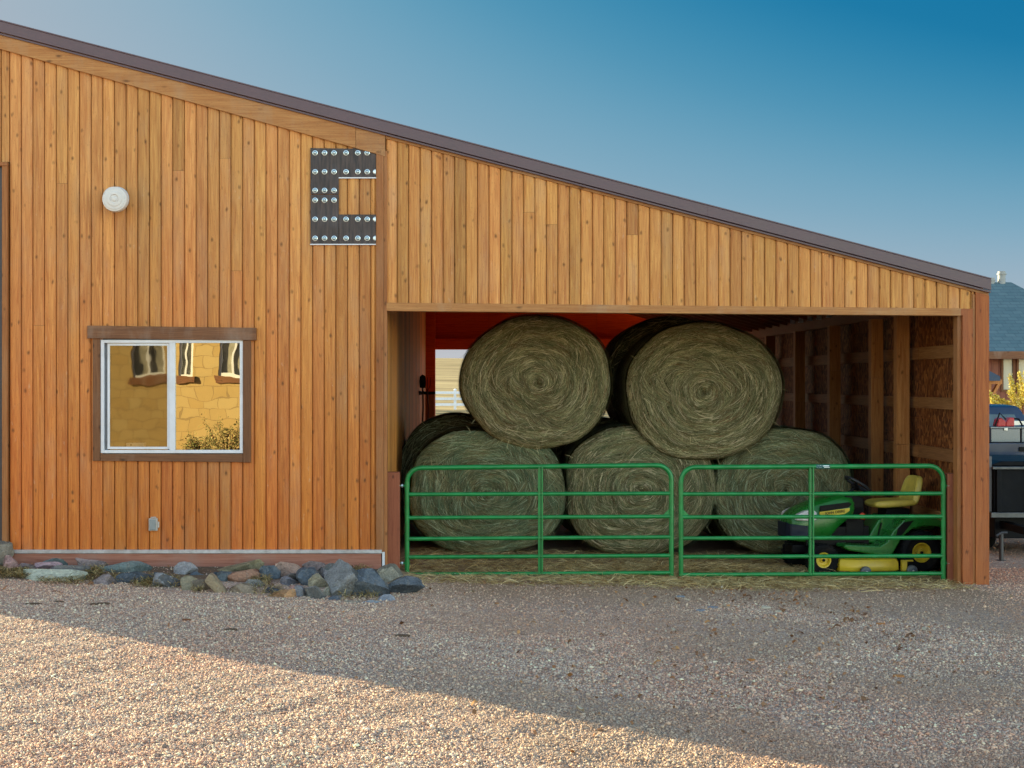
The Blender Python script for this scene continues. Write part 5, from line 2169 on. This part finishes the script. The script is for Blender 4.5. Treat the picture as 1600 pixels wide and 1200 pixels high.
    mb.tube([(xa + .28, yb + .2, ztop + .13), (xa + .40, yb + .2, ztop + .12), (xa + .46, yb + .2, ztop + .01)], .016, 8)
    mb.build('handle', M['black'], c, smooth=True)
    mb = MB()
    mb.prism([(xa + .30, ztop + .02), (xa + .62, ztop + .035), (xa + .64, ztop + .06), (xa + .62, ztop + .085), (xa + .30, ztop + .09)], 'y', yb + .195, yb + .205)
    mb.build('guide_bar', M['silver'], c)


pickup()


def trailer():
    y = 2.75
    gz = float(zg(8, y))
    t = thing('utility_trailer', 'black box trailer with a tongue jack parked behind the blue truck', 'trailer', (8.3, y + .8, gz))
    xa, xb = X(1553, y), X(1553, y) + 1.75
    za, zb = Z(800, y), Z(733, y)
    blk = plain('black_trailer_paint', (.005, .006, .009), .5, 0, .3, 6, spec=.1, dirt=(.025, .024, .023), dirtamt=.3)
    mb = MB()
    th = .04
    mb.box(xa, xb, y, y + th, za, zb)
    mb.box(xa, xb, y + 1.9, y + 1.9 + th, za, zb)
    mb.box(xa, xa + th, y + th, y + 1.9, za, zb)
    mb.box(xb - th, xb, y + th, y + 1.9, za, zb)
    mb.box(xa + th, xb - th, y + th, y + 1.9, za, za + .04)
    for x in np.arange(xa + .02, xb - .05, .42):
        mb.box(x, x + .06, y - .05, y - .001, za, zb)
    mb.build('box', blk, t, bevel=.006)
    mb = MB()
    mb.box(xa - .04, xb + .04, y - .07, y - .01, zb, zb + .035)
    mb.box(xa - .06, xb + .06, y - .07, y - .012, za - .07, za - .002)
    mb.box(xa + .1, xb + .04, y + 1.9, y + 1.96, zb, zb + .06)
    mb.build('rim_rail', plain('worn_grey_steel', (.10, .105, .11), .4, .4, .3, 9), t, bevel=.006)
    mb = MB()
    mb.prism([(xa - .04, zb + .036), (xb + .04, zb + .036), (xb + .04, zb + .10), (xa + .14, zb + .10)], 'y', y + .1, y + 1.8)
    mb.build('tarp', blk, t, bevel=.01)
    for x in (xa + .03, xb - .03):
        mb = MB()
        mb.lathe([(.1, -.09), (.26, -.09), (.29, -.05), (.29, .05), (.26, .09), (.1, .09)], (x + .2 * (1 if x < 8 else -1), y + 1.0, gz + .29), (1, 0, 0), 22)
        mb.build('wheel', M['rubber'], t, smooth=True)
    mb = MB()
    mb.box(xa + .2, xa + .3, y - .5, y + .5, za - .25, za - .15)
    mb.build('tongue', blk, t, bevel=.006)
    mb = MB()
    mb.box(xa + .12, xb - .12, y + .3, y + 1.7, gz + .22, za - .072)
    mb.tube([(xa + .1, y + 1.0, gz + .29), (xb - .1, y + 1.0, gz + .29)], .04, 8)
    mb.build('chassis', blk, t, bevel=.01)
    mb = MB()
    xj = X(1564.5, y - .4)
    mb.tube([(xj, y - .4, gz + .0), (xj, y - .4, Z(832, y - .4))], .028, 10)
    mb.tube([(xj - .07, y - .42, Z(837, y - .4)), (xj, y - .42, Z(832, y - .4)), (xj + .07, y - .42, Z(832, y - .4))], .016, 8)
    mb.lathe([(.06, 0), (.06, .015)], (xj, y - .4, gz), (0, 0, 1), 14)
    mb.build('jack', plain('dark_worn_steel', (.06, .06, .065), .45, .3), t, smooth=True)
    mb = MB()
    xp = X(1548.5, y)
    mb.box(X(1544, y), X(1552, y), y + .05, y + .11, Z(734, y), Z(713, y))
    mb.box(xp - .03, xp + .03, y + .05, y + .11, Z(800, y), Z(734, y))
    mb.build('stake', plain('grey_stake', (.10, .10, .11), .5), t, bevel=.004)


trailer()


# ------------------------------------------------------------------ the stone house that faces the barn (seen mirrored in the panes)
def stone_house():
    Y = -24.0
    h = thing('stone_house', 'sunlit yellow stone house with white framed windows facing the barn', 'house', (-14, Y, 0))
    t = NT('yellow_stone_blocks')
    tc = t.n('ShaderNodeTexCoord')
    sp = t.n('ShaderNodeSeparateXYZ')
    t.l(tc.outputs['Object'], sp.inputs[0])
    cb = t.n('ShaderNodeCombineXYZ')
    t.l(sp.outputs['X'], cb.inputs[0])
    t.l(sp.outputs['Z'], cb.inputs[1])
    br = t.n('ShaderNodeTexBrick')
    br.inputs['Scale'].default_value = 1
    br.inputs['Brick Width'].default_value = .44
    br.inputs['Row Height'].default_value = .30
    br.inputs['Mortar Size'].default_value = .012
    br.inputs['Color1'].default_value = (.40, .31, .15, 1)
    br.inputs['Color2'].default_value = (.34, .235, .095, 1)
    br.inputs['Mortar'].default_value = (.21, .15, .075, 1)
    t.l(cb.outputs[0], br.inputs['Vector'])
    n = t.noise(t.obj(), 3, 5, .6)
    t.set(t.mix(t.math('MULTIPLY', n, .5), br.outputs['Color'], (.55, .38, .16)), .85, spec=.2)
    s = (16 - Y) / FPX
    wins = []
    for (a, b) in ((206, 256), (279, 303), (340, 390), (120, 160)):
        wins.append(((a - 730) * s, (b - 730) * s))
    zb, zt = 2.42, 3.75
    # wall with window openings, built as piers, one band below and one above
    xs_ = sorted(wins)
    x0, x1 = -24.0, -1.5
    mb = MB()
    mb.box(x0, x1, Y - .4, Y, -.4, zb)
    mb.box(x0, x1, Y - .4, Y, zt, 5.0)
    cur = x0
    for a, b in xs_:
        mb.box(cur, a, Y - .4, Y, zb, zt)
        cur = b
    mb.box(cur, x1, Y - .4, Y, zb, zt)
    mb.box(x0, x0 + .4, Y - 8, Y - .4, -.4, 5.0)
    mb.box(x1 - .4, x1, Y - 8, Y - .4, -.4, 5.0)
    mb.box(x0, x1, Y - 8.4, Y - 8, -.4, 5.0)
    mb.build('wall', t.mat, h)
    for a, b in xs_:
        mb = MB()
        box_frame(mb, a, b, zb, zt, .07, Y - .16, Y - .06)
        mb.box((a + b) / 2 - .03, (a + b) / 2 + .03, Y - .15, Y - .07, zb + .07, zt - .07)
        w = mb.build('window', M['white'], h)
        mb = MB()
        mb.box(a, b, Y - .22, Y - .18, zb, zt)
        mb.build('pane', plain('dark_house_glass', (.26, .25, .21), .25, 0, .4, 3, spec=.5), w).location = (0, 0, 0)
        mb = MB()
        mb.box(a - .08, b + .08, Y - .02, Y + .09, zb - .22, zb - .002)
        mb.build('sill', M['brown_x'], h)
    mb = MB()
    mb.prism([(Y + .6, 4.9), (Y - 4.2, 6.6), (Y - 9, 4.9), (Y - 9, 4.75), (Y - 4.2, 6.45), (Y + .6, 4.75)], 'x', x0 - .5, x1 + .5)
    mb.build('roof', plain('brown_shingles', (.09, .07, .06), .85), h)


stone_house()


def bushes():
    for k, (px, h, lab) in enumerate(((655, 1.15, 'taller dry leafy bush growing before the sunlit stone house'), (612, .8, 'lower dry leafy bush beside the taller one before the stone house'))):
        random.seed(500 + k)
        x, y = (px - 300 - 730) * 37 / FPX, -21.2
        g = float(zg(x, y))
        b = thing('bush', lab, 'bush', (x, y, g), group='bushes before the stone house')
        st, lf = MB(), MB()
        for j in range(16):
            a = random.uniform(0, 2 * PI)
            r = random.uniform(.2, .75)
            tip = Vector((x + r * math.cos(a), y + r * math.sin(a) * .6, g + h * random.uniform(.5, 1.0)))
            base = Vector((x + .05 * math.cos(a), y + .05 * math.sin(a), g))
            st.tube([base, base.lerp(tip, .55) + Vector((0, 0, .08)), tip], [.016, .010, .004], 5)
            for q in range(90):
                c = base.lerp(tip, random.uniform(.35, 1.05)) + Vector((random.gauss(0, .07), random.gauss(0, .07), random.gauss(0, .07)))
                d = Vector((random.gauss(0, 1), random.gauss(0, 1), random.gauss(0, 1))).normalized()
                e = d.orthogonal().normalized()
                L_, W_ = random.uniform(.04, .08), random.uniform(.012, .022)
                lf.add([c, c + d * L_ * .5 + e * W_, c + d * L_, c + d * L_ * .5 - e * W_], [(0, 1, 2, 3)], random.choice([(.16, .17, .06), (.24, .20, .08), (.10, .12, .05), (.33, .27, .13)]))
        st.build('stems', M['brown_z'], b, smooth=True)
        lf.build('leaves', M['litter'], b, fix=False)


bushes()
